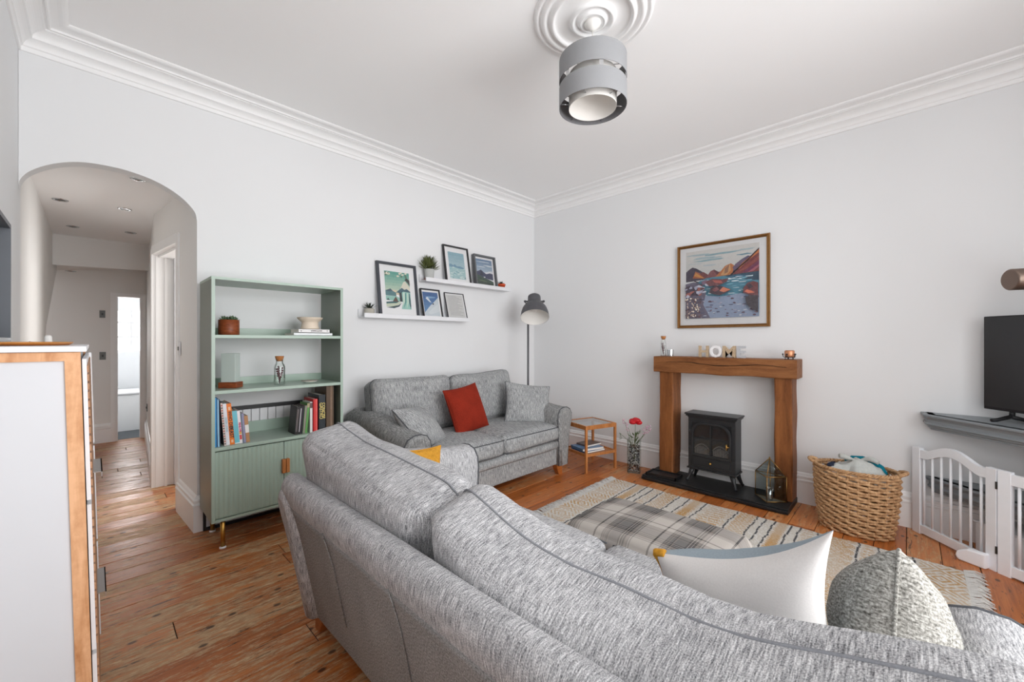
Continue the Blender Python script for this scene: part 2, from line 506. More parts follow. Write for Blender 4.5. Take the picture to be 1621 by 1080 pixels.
def finish_mesh(me, cols=None):
    uv = me.uv_layers.new(name='UVMap')
    nl = len(me.loops)
    if nl:
        co = np.empty(len(me.vertices) * 3); me.vertices.foreach_get('co', co); co = co.reshape(-1, 3)
        vi = np.empty(nl, dtype=np.int64); me.loops.foreach_get('vertex_index', vi)
        npoly = len(me.polygons)
        nr = np.empty(npoly * 3); me.polygons.foreach_get('normal', nr); nr = np.abs(nr.reshape(-1, 3))
        lt = np.empty(npoly, dtype=np.int64); me.polygons.foreach_get('loop_total', lt)
        ax = np.repeat(np.argmax(nr, axis=1), lt)
        L = co[vi]
        U = np.where(ax == 0, L[:, 1], L[:, 0]); V = np.where(ax == 2, L[:, 1], L[:, 2])
        uv.data.foreach_set('uv', np.stack([U, V], 1).ravel())
        if cols and any(c is not None for c in cols):
            at = me.color_attributes.new('Col', 'FLOAT_COLOR', 'CORNER')
            pc = np.array([(*lin(c), 1.0) if c is not None else (1, 1, 1, 1) for c in cols])
            at.data.foreach_set('color', np.repeat(pc, lt, axis=0).ravel())
    me.update()

def obj(name, mb, mat, parent=None, loc=(0, 0, 0), rot=(0, 0, 0), bevel=0.0, seg=2, me=None, angle=40):
    me = me or make_mesh(name, mb)
    if mat is not None and len(me.materials) == 0: me.materials.append(mat)
    o = bpy.data.objects.new(name, me)
    COL.objects.link(o)
    o.location = loc; o.rotation_euler = rot
    if parent is not None: o.parent = parent
    if bevel > 0:
        b = o.modifiers.new('soft_edge', 'BEVEL')
        b.width = bevel; b.segments = seg; b.limit_method = 'ANGLE'; b.angle_limit = R(angle)
        b.harden_normals = False
    return o

def tag(o, label=None, cat=None, group=None, kind=None):
    if label: o['label'] = label
    if cat: o['category'] = cat
    if group: o['group'] = group
    if kind: o['kind'] = kind
    return o

class Thing:
    """an Empty at the base of one thing; parts are given in its own frame, or in room coordinates with w=True"""
    def __init__(self, name, label, cat, loc=(0, 0, 0), rotz=0.0, group=None, rot=None):
        o = bpy.data.objects.new(name, None)
        o.empty_display_size = 0.1
        COL.objects.link(o)
        o.location = loc; o.rotation_euler = rot if rot else (0, 0, rotz)
        tag(o, label, cat, group)
        self.o = o; self.loc = loc
    def part(self, name, mb, mat, w=False, label=None, bevel=0.0, parent=None, kind=None, seg=2, angle=40):
        if w: mb.shift(self.loc)
        p = obj(name, mb, mat, parent or self.o, bevel=bevel, seg=seg, angle=angle)
        if label: p['label'] = label
        if kind: p['kind'] = kind
        return p

def struct(name, mb, mat, parent=None, label=None, bevel=0.0):
    o = obj(name, mb, mat, parent, bevel=bevel)
    if parent is None: o['kind'] = 'structure'
    if label: o['label'] = label
    return o

def single(name, mb, mat, label, cat, loc=(0, 0, 0), rot=(0, 0, 0), group=None, bevel=0.0):
    return tag(obj(name, mb, mat, None, loc, rot, bevel), label, cat, group)

def text_mb(s, size, depth=0.0004, col=None, bold=0.0, sx=1.0):
    """lettering as a mesh, centred, lying in the xz plane and facing -y"""
    cu = bpy.data.curves.new('lettering', 'FONT')
    cu.body = s; cu.size = size; cu.align_x = 'CENTER'; cu.align_y = 'CENTER'
    cu.extrude = depth; cu.offset = bold; cu.resolution_u = 3
    to = bpy.data.objects.new('lettering', cu)
    COL.objects.link(to)
    bpy.context.view_layer.update()
    dg = bpy.context.evaluated_depsgraph_get()
    me = bpy.data.meshes.new_from_object(to.evaluated_get(dg))
    mb = MB()
    mb.add([(v.co.x * sx, -v.co.z, v.co.y) for v in me.vertices], [tuple(p.vertices) for p in me.polygons], col)
    bpy.data.objects.remove(to); bpy.data.curves.remove(cu); bpy.data.meshes.remove(me)
    return mb

def rbox(sx, sy, sz, r, n=10, puff=(0, 0, 0), wob=0.0, seed=0.0, fr=5.0):
    """soft rounded block centred on the origin; puff swells the x, y and z faces"""
    mb = MB()
    hx, hy, hz = sx / 2, sy / 2, sz / 2
    idx = {}
    vs = []
    def vid(p):
        k = (round(p[0], 5), round(p[1], 5), round(p[2], 5))
        if k not in idx:
            idx[k] = len(vs); vs.append(p)
        return idx[k]
    fs = []
    def ease(t):
        return 0.5 * math.sin(t * PI / 2) + 0.5 * t if True else t
    rng = [ease(-1 + 2 * i / n) for i in range(n + 1)]
    for ax in range(3):
        for s in (-1, 1):
            for i in range(n):
                for j in range(n):
                    q = []
                    for (a, b) in ((i, j), (i + 1, j), (i + 1, j + 1), (i, j + 1)):
                        p = [0, 0, 0]
                        p[ax] = s; p[(ax + 1) % 3] = rng[a]; p[(ax + 2) % 3] = rng[b]
                        q.append(vid(tuple(p)))
                    fs.append(tuple(q if s > 0 else q[::-1]))
    out = []
    for (a, b, c) in vs:
        p = Vector((a * hx, b * hy, c * hz))
        q = Vector((max(-hx + r, min(hx - r, p.x)), max(-hy + r, min(hy - r, p.y)), max(-hz + r, min(hz - r, p.z))))
        d = p - q
        p2 = q + d.normalized() * r if d.length > 1e-9 else p
        ex, ey, ez = (1 - a * a), (1 - b * b), (1 - c * c)
        p2.x += a * puff[0] * (ey * ez) ** 0.6
        p2.y += b * puff[1] * (ex * ez) ** 0.6
        p2.z += c * puff[2] * (ex * ey) ** 0.6
        if wob:
            w = noise.noise_vector((p2.x * fr + seed, p2.y * fr + seed * 1.7, p2.z * fr - seed))
            p2 = p2 + w * wob
        out.append(p2)
    mb.add(out, fs, None, True)
    return mb

def pillow(w, h, t, n=22, pinch=0.07, wob=0.006, seed=0.0, sag=0.0, two=False):
    """scatter cushion standing in the xz plane, centred; returns (front, back, outline points)"""
    def pt(u, v, s):
        x = w / 2 * u * (1 - pinch * (1 - v * v))
        z = h / 2 * v * (1 - pinch * (1 - u * u))
        z -= sag * (1 - u * u) * (v + 1) / 2
        th = t / 2 * (max(0.0, (1 - u * u) * (1 - v * v))) ** 0.42
        nz = noise.noise((x * 7 + seed, z * 7 - seed, s * 3 + seed)) * wob
        nz += noise.noise((x * 19 + seed, z * 19 + seed, s)) * wob * 0.5
        e = (1 - u ** 4) * (1 - v ** 4)
        return (x, s * (th + nz * e), z)
    res = []
    for s in (-1, 1):
        mb = MB(); vs = []; fs = []
        U = [math.sin((-1 + 2 * i / n) * PI / 2) for i in range(n + 1)]
        for i in range(n + 1):
            for j in range(n + 1):
                vs.append(pt(U[i], U[j], s))
        for i in range(n):
            for j in range(n):
                a = i * (n + 1) + j
                q = (a, a + n + 1, a + n + 2, a + 1)
                fs.append(q if s < 0 else q[::-1])
        mb.add(vs, fs, None, True)
        res.append(mb)
    U = [math.sin((-1 + 2 * i / n) * PI / 2) for i in range(n + 1)]
    ol = [pt(u, -1, 0) for u in U] + [pt(1, v, 0) for v in U[1:]] + [pt(u, 1, 0) for u in U[::-1][1:]] + [pt(-1, v, 0) for v in U[::-1][1:-1]]
    if not two:
        m = MB(); m.add(res[0].v, res[0].f, None, True); m.add(res[1].v, res[1].f, None, True)
        return m, ol
    return res[0], res[1], ol

def sweep_profile(prof, path, closed=False):
    pass

# ------------------------------------------------------------------ the setting
XL, XR = -0.275, 3.83          # left wall, fireplace wall
YF, YB = -1.20, 3.35           # bay window wall behind the camera, wall with the arch
ZC = 2.915
HALL_Y = 7.1
HC_Z = 2.33

# floor: slab with the gaps showing, and every board its own piece
mb = MB()
mb.box(-1.5, 4.0, -1.6, HALL_Y + 0.12, -0.12, -0.004)
floor = struct('floor', mb, M['gap'], label='old varnished pine floorboards with worn grey patches and dark knots')
PITCH = 0.146
row = 0
y = -1.30
fr = random.Random(3)
while y < HALL_Y + 0.02:
    y1 = y + PITCH
    if y1 < YB + 0.1: xa, xb = XL - 0.02, XR + 0.02
    else: xa, xb = -1.35, 1.30
    cuts = [xa]
    x = xa + fr.uniform(0.5, 2.4)
    while x < xb - 0.3:
        cuts.append(x); x += fr.uniform(1.5, 2.8)
    cuts.append(xb)
    for a, b in zip(cuts[:-1], cuts[1:]):
        L, W = b - a, PITCH
        g = 0.0016; e = 0.0022
        m2 = MB()
        dz = fr.uniform(-0.0008, 0.0006)
        x0, x1_, w0, w1 = -L / 2 + g, L / 2 - g, -W / 2 + g, W / 2 - g
        vs = [(x0, w0, -0.02), (x1_, w0, -0.02), (x1_, w1, -0.02), (x0, w1, -0.02),
              (x0, w0, -e), (x1_, w0, -e), (x1_, w1, -e), (x0, w1, -e),
              (x0 + e, w0 + e, dz), (x1_ - e, w0 + e, dz), (x1_ - e, w1 - e, dz), (x0 + e, w1 - e, dz)]
        m2.add(vs, [(0, 1, 5, 4), (1, 2, 6, 5), (2, 3, 7, 6), (3, 0, 4, 7), (4, 5, 9, 8), (5, 6, 10, 9), (6, 7, 11, 10), (7, 4, 8, 11), (8, 9, 10, 11)])
        p = obj('plank', m2, M['plank'], floor, loc=((a + b) / 2, (y + y1) / 2, 0))
    y = y1

# walls of the living room
mb = MB(); mb.box(XL - 0.12, XL, -0.20, YB + 0.10, -0.1, ZC + 0.1)
mb.box(XL - 0.12, XL, YF - 0.1, -1.12, -0.1, ZC + 0.1); mb.box(XL - 0.12, XL, -1.12, -0.20, -0.1, 0.58); mb.box(XL - 0.12, XL, -1.12, -0.20, 2.52, ZC + 0.1)  # opening cut for the added side window
struct('wall_left', mb, M['wall'], label='white painted wall beside the white cabinet')
mb = MB(); mb.box(XR, XR + 0.12, YF - 0.1, YB + 0.25, -0.1, ZC + 0.1)
struct('wall_right', mb, M['wall'], label='white painted fireplace wall')
mb = MB(); mb.box(XL - 0.12, XR + 0.12, YF - 0.1, YB + 0.1, ZC, ZC + 0.12)
struct('ceiling', mb, M['ceiling'], label='white plaster ceiling')

# wall with the arch
ARCH = [(-0.274, 2.05), (-0.270, 2.095), (-0.245, 2.142), (-0.195, 2.19), (-0.125, 2.233), (-0.04, 2.262), (0.06, 2.272), (0.15, 2.268),
        (0.25, 2.248), (0.335, 2.212), (0.40, 2.168), (0.444, 2.122), (0.467, 2.085), (0.475, 2.04)]
def catmull(P, k=5):
    out = []
    for i in range(len(P) - 1):
        p0, p1, p2, p3 = P[max(i - 1, 0)], P[i], P[i + 1], P[min(i + 2, len(P) - 1)]
        for s in range(k):
            t = s / k
            out.append(tuple(0.5 * ((2 * b) + (-a + c) * t + (2 * a - 5 * b + 4 * c - d) * t * t + (-a + 3 * b - 3 * c + d) * t ** 3) for a, b, c, d in zip(p0, p1, p2, p3)))
    out.append(P[-1])
    return out
AP = catmull(ARCH)
TH = 0.09
mb = MB()
top = ZC + 0.08
n = len(AP)
vs = [(x, YB, z) for x, z in AP] + [(x, YB, top) for x, z in AP] + [(x, YB + TH, z) for x, z in AP] + [(x, YB + TH, top) for x, z in AP]
fs = []
for i in range(n - 1):
    fs += [(i, i + 1, n + i + 1, n + i), (2 * n + i, 3 * n + i, 3 * n + i + 1, 2 * n + i + 1)]
mb.add(vs, fs)
mb.add([(x, YB, z) for x, z in AP] + [(x, YB + TH, z) for x, z in AP], [(i, n + i, n + i + 1, i + 1) for i in range(n - 1)], None, True)
mb.box(0.475, XR + 0.1, YB, YB + TH, -0.1, top)
struct('wall_back', mb, M['wall'], label='white wall with the arched opening to the hallway')

# wall behind the camera with the bay window opening
mb = MB()
WX0, WX1, WZ0, WZ1 = 0.20, 2.70, 0.50, 2.60
mb.box(XL - 0.1, WX0, YF - 0.1, YF, -0.1, ZC + 0.1); mb.box(WX1, XR + 0.1, YF - 0.1, YF, -0.1, ZC + 0.1)
mb.box(WX0, WX1, YF - 0.1, YF, -0.1, WZ0); mb.box(WX0, WX1, YF - 0.1, YF, WZ1, ZC + 0.1)
struct('wall_front', mb, M['wall'], label='white wall round the bay window')
mb = MB()
for xa in (WX0, 1.0, 1.84, WX1 - 0.06): mb.box(xa, xa + 0.06, YF - 0.08, YF - 0.02, WZ0, WZ1)
for za in (WZ0, 1.52, WZ1 - 0.06): mb.box(WX0, WX1, YF - 0.078, YF - 0.022, za, za + 0.06)
win1 = struct('window_1', mb, M['trim'], label='white sash bay window')
for i, xa in enumerate((WX0 + 0.06, 1.06, 1.90)):
    for za, zb in ((WZ0 + 0.06, 1.52), (1.58, WZ1 - 0.06)):
        xb = (1.0, 1.84, WX1 - 0.06)[i]
        m2 = MB(); m2.box(xa, xb, YF - 0.052, YF - 0.048, za, zb)
        obj('pane', m2, M['glass'], win1)

mb = MB()  # unseen side window, added to let light onto the fireplace wall
for ya in (-1.12, -0.26): mb.box(XL - 0.09, XL - 0.03, ya, ya + 0.06, 0.58, 2.52)
for za in (0.58, 1.52, 2.46): mb.box(XL - 0.088, XL - 0.032, -1.06, -0.26, za, za + 0.06)
added_win = struct('window_3_added', mb, M['trim'], label='added white sash side window, unseen behind the camera')
for za, zb in ((0.64, 1.52), (1.58, 2.46)):
    m2 = MB(); m2.box(XL - 0.062, XL - 0.058, -1.06, -0.26, za, zb); obj('pane', m2, M['glass'], added_win)

# cornice: profile (distance from wall, drop from ceiling)
CORN = [(0.0, 0.135), (0.008, 0.135), (0.011, 0.129), (0.011, 0.112), (0.018, 0.108), (0.021, 0.096), (0.030, 0.084), (0.044, 0.076), (0.052, 0.074), (0.052, 0.062),
        (0.059, 0.050), (0.072, 0.040), (0.090, 0.034), (0.100, 0.033), (0.100, 0.025), (0.108, 0.025), (0.111, 0.029), (0.118, 0.029), (0.121, 0.020), (0.134, 0.016),
        (0.150, 0.014), (0.166, 0.015), (0.178, 0.012), (0.186, 0.005), (0.187, 0.0)]
CS = catmull(CORN, 2)
def cornice(name, p0, p1, inward, miter0, miter1):
    """p0, p1: wall corners; inward: unit normal into the room; mitre direction along the wall at each end"""
    mb = MB()
    d = Vector((p1[0] - p0[0], p1[1] - p0[1], 0)).normalized()
    s0, s1 = [], []
    for pr, dr in CS:
        a = Vector((p0[0], p0[1], ZC - dr)) + Vector((*inward, 0)) * pr + d * (pr * miter0)
        b = Vector((p1[0], p1[1], ZC - dr)) + Vector((*inward, 0)) * pr - d * (pr * miter1)
        s0.append(a); s1.append(b)
    mb.loft([s0, s1], closed=False, caps=False, smooth=False)
    struct(name, mb, M['mouldwhite'], label='moulded white plaster cornice ' + {'trim_1': 'above the arch wall', 'trim_2': 'above the fireplace wall', 'trim_3': 'above the wall by the white cabinet', 'trim_4': 'above the bay window'}[name])
cornice('trim_1', (XL, YB), (XR, YB), (0, -1), 1, 1)
cornice('trim_2', (XR, YB), (XR, YF), (-1, 0), 1, 1)
cornice('trim_3', (XL, YF), (XL, YB), (1, 0), 1, 1)
cornice('trim_4', (XR, YF), (XL, YF), (0, 1), 1, 1)

# baseboards: profile (thickness, height)
BASEP = [(0.022, 0.0), (0.022, 0.165), (0.026, 0.168), (0.026, 0.178), (0.018, 0.184), (0.018, 0.196), (0.022, 0.199), (0.022, 0.209), (0.013, 0.214), (0.010, 0.226), (0.005, 0.234), (0.0, 0.235)]
def baseboard(name, p0, p1, inward, m0=0, m1=0, label=None):
    mb = MB()
    d = Vector((p1[0] - p0[0], p1[1] - p0[1], 0)).normalized()
    s0, s1 = [], []
    for t, z in BASEP:
        s0.append(Vector((p0[0], p0[1], z)) + Vector((*inward, 0)) * t + d * (t * m0))
        s1.append(Vector((p1[0], p1[1], z)) + Vector((*inward, 0)) * t - d * (t * m1))
    mb.loft([s0, s1], closed=False, caps=False, smooth=False)
    for s in (s0, s1):
        base = Vector((*(p0 if s is s0 else p1), 0))
        mb.add([base] + s, [tuple(range(len(s) + 1))])
    struct(name, mb, M['trim'], label=label)
baseboard('baseboard_right', (XR, YB), (XR, YF), (-1, 0), 1, 1, 'tall moulded white baseboard along the fireplace wall')
baseboard('baseboard_back', (0.475, YB), (XR, YB), (0, -1), -1, 1, 'tall moulded white baseboard along the arch wall')
baseboard('baseboard_left', (XL, YF), (XL, YB), (1, 0), 1, 0, 'moulded white baseboard behind the white cabinet')
baseboard('baseboard_front', (XR, YF), (XL, YF), (0, 1), 1, 1, 'moulded white baseboard under the bay window')

# hallway beyond the arch
def wall_strip(mb, a, b, z0, z1, th, side):
    """a vertical slab between plan points a and b, thickened to one side"""
    d = Vector((b[0] - a[0], b[1] - a[1])).normalized()
    nrm = Vector((d.y, -d.x)) * th * side
    P = [(a[0], a[1]), (b[0], b[1]), (b[0] + nrm.x, b[1] + nrm.y), (a[0] + nrm.x, a[1] + nrm.y)]
    mb.add([(*p, z0) for p in P] + [(*p, z1) for p in P], [(0, 1, 2, 3), (4, 7, 6, 5), (0, 4, 5, 1), (1, 5, 6, 2), (2, 6, 7, 3), (3, 7, 4, 0)])
mb = MB()
JA, JB, JC, JD = (0.475, YB), (0.445, 3.86), (0.362, 4.62), (0.485, HALL_Y)
wall_strip(mb, JA, JB, -0.05, 2.45, 0.14, 1)
wall_strip(mb, JB, JC, 1.99, 2.45, 0.14, 1)
wall_strip(mb, JC, JD, -0.05, 2.45, 0.14, 1)
struct('wall_hall_right', mb, M['wall_hall'], label='white hallway wall with a side doorway')
mb = MB()
poly = [(YB + TH, -0.05), (5.30, -0.05), (5.30, 1.28), (5.36, 1.38), (6.86, 2.06), (6.86, 2.45), (YB + TH, 2.45)]
mb.prism(poly, -0.42, -0.285, 'x')
struct('wall_hall_left', mb, M['wall_hall'], label='white stair enclosure wall with a slanting end')
mb = MB(); mb.box(-1.5, 1.4, HALL_Y, HALL_Y + 0.10, -0.05, 2.5)
# end wall with a door opening
mb = MB()
DX0, DX1, DZ = 0.197, 0.437, 1.80
mb.box(-1.5, DX0, HALL_Y, HALL_Y + 0.1, -0.05, 2.6); mb.box(DX1, 1.5, HALL_Y, HALL_Y + 0.1, -0.05, 2.6); mb.box(DX0, DX1, HALL_Y, HALL_Y + 0.1, DZ, 2.6)
struct('wall_hall_end', mb, M['wall_hall'], label='grey-white end wall of the hallway')
mb = MB(); mb.box(-1.5, 1.5, YB + TH, 6.16, HC_Z, HC_Z + 0.1)
mb.box(-1.5, 1.5, 6.16, HALL_Y, 2.40, 2.5)
struct('ceiling_hall', mb, M['ceiling'], label='hallway ceiling with recessed downlights')
mb = MB()
mb.add([(-1.5, 6.16, 1.97), (0.6, 6.16, 2.05), (0.6, HALL_Y, 2.19), (-1.5, HALL_Y, 1.92), (-1.5, 6.16, 2.42), (0.6, 6.16, 2.42), (0.6, HALL_Y, 2.42), (-1.5, HALL_Y, 2.42)],
       [(0, 1, 2, 3), (4, 7, 6, 5), (0, 4, 5, 1), (1, 5, 6, 2), (2, 6, 7, 3), (3, 7, 4, 0)])
struct('ceiling_hall_beam', mb, M['wall_hall'], label='dropped section of the hallway ceiling')
mb = MB(); mb.box(-1.6, -1.5, YB, HALL_Y + 0.1, -0.05, 2.6)
struct('wall_hall_far', mb, M['wall_hall'], label='white wall of the space under the stairs')
# hall baseboards
baseboard('baseboard_jamb', (0.475, YB), (0.445, 3.86), (-1, 0), -1, 0, 'moulded white baseboard round the arch jamb')
baseboard('baseboard_hall_right', (JC[0] + 0.002, 4.68), JD, (-1, 0.0), 0, 0, 'white baseboard along the hallway side wall')
baseboard('baseboard_hall_end', (-1.4, HALL_Y), (0.15, HALL_Y), (0, -1), 0, 0, 'white baseboard along the hallway end wall')

# casings of the two hall doorways
mb = MB()
mb.box(0.150, 0.197, HALL_Y - 0.022, HALL_Y, 0, DZ + 0.05); mb.box(0.437, 0.484, HALL_Y - 0.022, HALL_Y, 0, DZ + 0.05); mb.box(0.197, 0.437, HALL_Y - 0.022, HALL_Y, DZ, DZ + 0.05)
mb.box(0.158, 0.185, HALL_Y - 0.030, HALL_Y - 0.022, 0, DZ + 0.038); mb.box(0.449, 0.476, HALL_Y - 0.030, HALL_Y - 0.022, 0, DZ + 0.038); mb.box(0.185, 0.449, HALL_Y - 0.030, HALL_Y - 0.022, DZ + 0.012, DZ + 0.038)
mb.box(0.197, 0.215, HALL_Y - 0.005, HALL_Y + 0.1, 0, DZ); mb.box(0.42, 0.437, HALL_Y - 0.005, HALL_Y + 0.1, 0, DZ)
struct('door_1', mb, M['trim'], label='white door casing at the end of the hallway')
mb = MB()
wall_strip(mb, (0.435, 3.855), (0.428, 3.925), 0, 2.05, 0.05, 1)                 # near casing, seen edge on
wall_strip(mb, (0.344, 4.605), (0.342, 4.675), 0, 2.03, 0.05, 1)                 # far casing
mb.box(0.352, 0.50, 4.605, 4.64, 0, 2.0)                                           # far reveal
mb.box(0.372, 0.388, 4.597, 4.606, 0, 2.0); mb.box(0.43, 0.446, 4.59, 4.606, 0, 2.0)
wall_strip(mb, (0.428, 3.925), (0.344, 4.605), 1.985, 2.055, 0.05, 1)
wall_strip(mb, (0.47, 3.9), (0.39, 4.62), 1.965, 2.0, 0.11, 1)
struct('door_2', mb, M['trim'], label='white door casing on the side of the hallway')
# the side door, standing open into the next room
mb = MB(); mb.box(0.49, 0.535, 4.55, 5.2, 0.01, 1.97)
d3 = struct('door_3', mb, plain('grey_white_door', (198, 199, 202), 0.5), label='grey-white side door standing open')
mb = MB(); mb.tube([(0.512, 4.551, 1.02), (0.512, 4.520, 1.02)], 0.010, 8); mb.box(0.502, 0.522, 4.545, 4.551, 0.97, 1.07)
obj('door_latch', mb, M['steel'], d3)
mb = MB(); mb.box(0.55, 1.5, 3.45, 3.55, -0.05, 2.6); mb.box(1.42, 1.5, 3.5, HALL_Y, -0.05, 2.6); mb.box(0.5, 1.5, 5.3, 5.4, -0.05, 2.6)
struct('wall_side_room', mb, M['wall_hall'], label='white walls of the room off the hallway')
# bathroom seen through the end door
mb = MB()
mb.box(-0.6, -0.5, HALL_Y + 0.1, 8.8, -0.05, 2.4); mb.box(1.0, 1.1, HALL_Y + 0.1, 8.8, -0.05, 2.4); mb.box(-0.6, 1.1, HALL_Y + 0.1, 8.9, 2.3, 2.4)
BX0, BX1, BZ0, BZ1 = -0.02, 0.68, 1.08, 1.74
mb.box(-0.6, BX0, 8.7, 8.8, -0.05, 2.4); mb.box(BX1, 1.1, 8.7, 8.8, -0.05, 2.4); mb.box(BX0, BX1, 8.7, 8.8, -0.05, BZ0); mb.box(BX0, BX1, 8.7, 8.8, BZ1, 2.4)
struct('wall_bathroom', mb, M['daylight_white'], label='bright white bathroom beyond the hallway')
mb = MB(); mb.box(-0.6, 1.1, HALL_Y + 0.1, 8.8, -0.12, -0.003)
struct('floor_bathroom', mb, M['tile'], label='dark slate tiled bathroom floor')
mb = MB()
for xa in (BX0, 0.40, BX1 - 0.03): mb.box(xa, xa + 0.03, 8.72, 8.76, BZ0, BZ1)
for za in (BZ0, 1.30, 1.52, BZ1 - 0.03): mb.box(BX0, BX1, 8.722, 8.758, za, za + 0.03)
w2 = struct('window_2', mb, M['trim'], label='white glazed bathroom window')
m2 = MB(); m2.box(BX0, BX1, 8.738, 8.742, BZ0, BZ1); obj('pane', m2, M['glass'], w2)
bt = Thing('bathtub', 'white bath panel seen through the doorway at the end of the hallway', 'bathtub', (0.3, 7.9, 0))
mb = MB(); mb.box(-0.45, 0.95, 7.80, 8.45, 0.0, 0.50); bt.part('panel', mb, M['daylight_white'], True)
mb = MB(); mb.box(-0.47, 0.97, 7.775, 8.47, 0.505, 0.53); bt.part('rim', mb, M['white'], True, bevel=0.006)

# hallway fittings
def downlight(x, y, z, label):
    t = Thing('downlight', label, 'downlight', (x, y, z), group='recessed downlights in the hallway')
    mb = MB(); mb.lathe([(0.026, 0.0), (0.028, -0.004), (0.043, -0.004), (0.045, 0.0)], 24); t.part('ring', mb, M['chrome'])
    mb = MB(); mb.disc((0, 0, -0.001), 0.027, 20, False); t.part('lamp', mb, M['steel'])
for k, (x, y, z, l) in enumerate([(0.21, 3.68, HC_Z, 'recessed hallway downlight half tucked under the arch rim'),
                                  (-0.177, 4.65, HC_Z, 'recessed hallway downlight nearest the stair wall and the arch'),
                                  (0.179, 4.60, HC_Z, 'recessed hallway downlight in the middle row near the side door'),
                                  (-0.135, 5.65, HC_Z, 'recessed hallway downlight before the ceiling drop on the stair side'),
                                  (0.26, 5.56, HC_Z, 'recessed hallway downlight before the ceiling drop on the doorway side'),
                                  (-0.17, 6.48, 2.005, 'single recessed downlight in the dropped end of the hallway ceiling')]):
    downlight(x, y, z, l)
def switch(name, label, loc, rotz, w, h, mat, rocker):
    t = Thing(name, label, 'switch', loc, rotz)
    mb = MB(); mb.box(-w / 2, w / 2, -0.008, 0, -h / 2, h / 2); t.part('plate', mb, mat, bevel=0.0015)
    mb = MB(); mb.box(-w * 0.16, w * 0.16, -0.014, -0.008, -h * 0.14, h * 0.14); t.part('rocker', mb, rocker)
switch('light_switch', 'dark metal light switch, upper of two on the hallway end wall', (0.078, HALL_Y, 1.58), 0, 0.05, 0.09, M['steel'], M['black'])
switch('light_switch', 'dark metal light switch, lower of two on the hallway end wall', (0.081, HALL_Y, 1.068), 0, 0.055, 0.095, M['steel'], M['black'])
switch('light_switch', 'white rocker light switch on the arch jamb', (0.4455, 3.845, 1.195), R(-90), 0.075, 0.10, M['white'], M['steel'])
switch('wall_socket', 'small dark socket low on the hallway side wall', (0.466, 6.73, 0.43), R(-90), 0.08, 0.09, M['steel'], M['black'])

# ------------------------------------------------------------------ sofas
def place(mb, loc, rot=(0, 0, 0)):
    m = Matrix.Translation(loc) @ Matrix.Rotation(rot[2], 4, 'Z') @ Matrix.Rotation(rot[1], 4, 'Y') @ Matrix.Rotation(rot[0], 4, 'X')
    return mb.xf(m)

def ring_xz(w, h, r, y, k=6, zc=0.0):
    """rounded rectangle outline in the xz plane"""
    pts = []
    for cx, cz, a0 in ((w / 2 - r, -h / 2 + r, -PI / 2), (w / 2 - r, h / 2 - r, 0), (-w / 2 + r, h / 2 - r, PI / 2), (-w / 2 + r, -h / 2 + r, PI)):
        for i in range(k + 1):
            a = a0 + (PI / 2) * i / k
            pts.append((cx + r * math.cos(a), y, cz + zc + r * math.sin(a)))
    out = []
    for p, q in zip(pts, pts[1:] + pts[:1]):
        m = max(1, int(math.dist(p, q) / 0.03))
        out += [tuple(a_ + (b_ - a_) * i / m for a_, b_ in zip(p, q)) for i in range(m)]
    return out

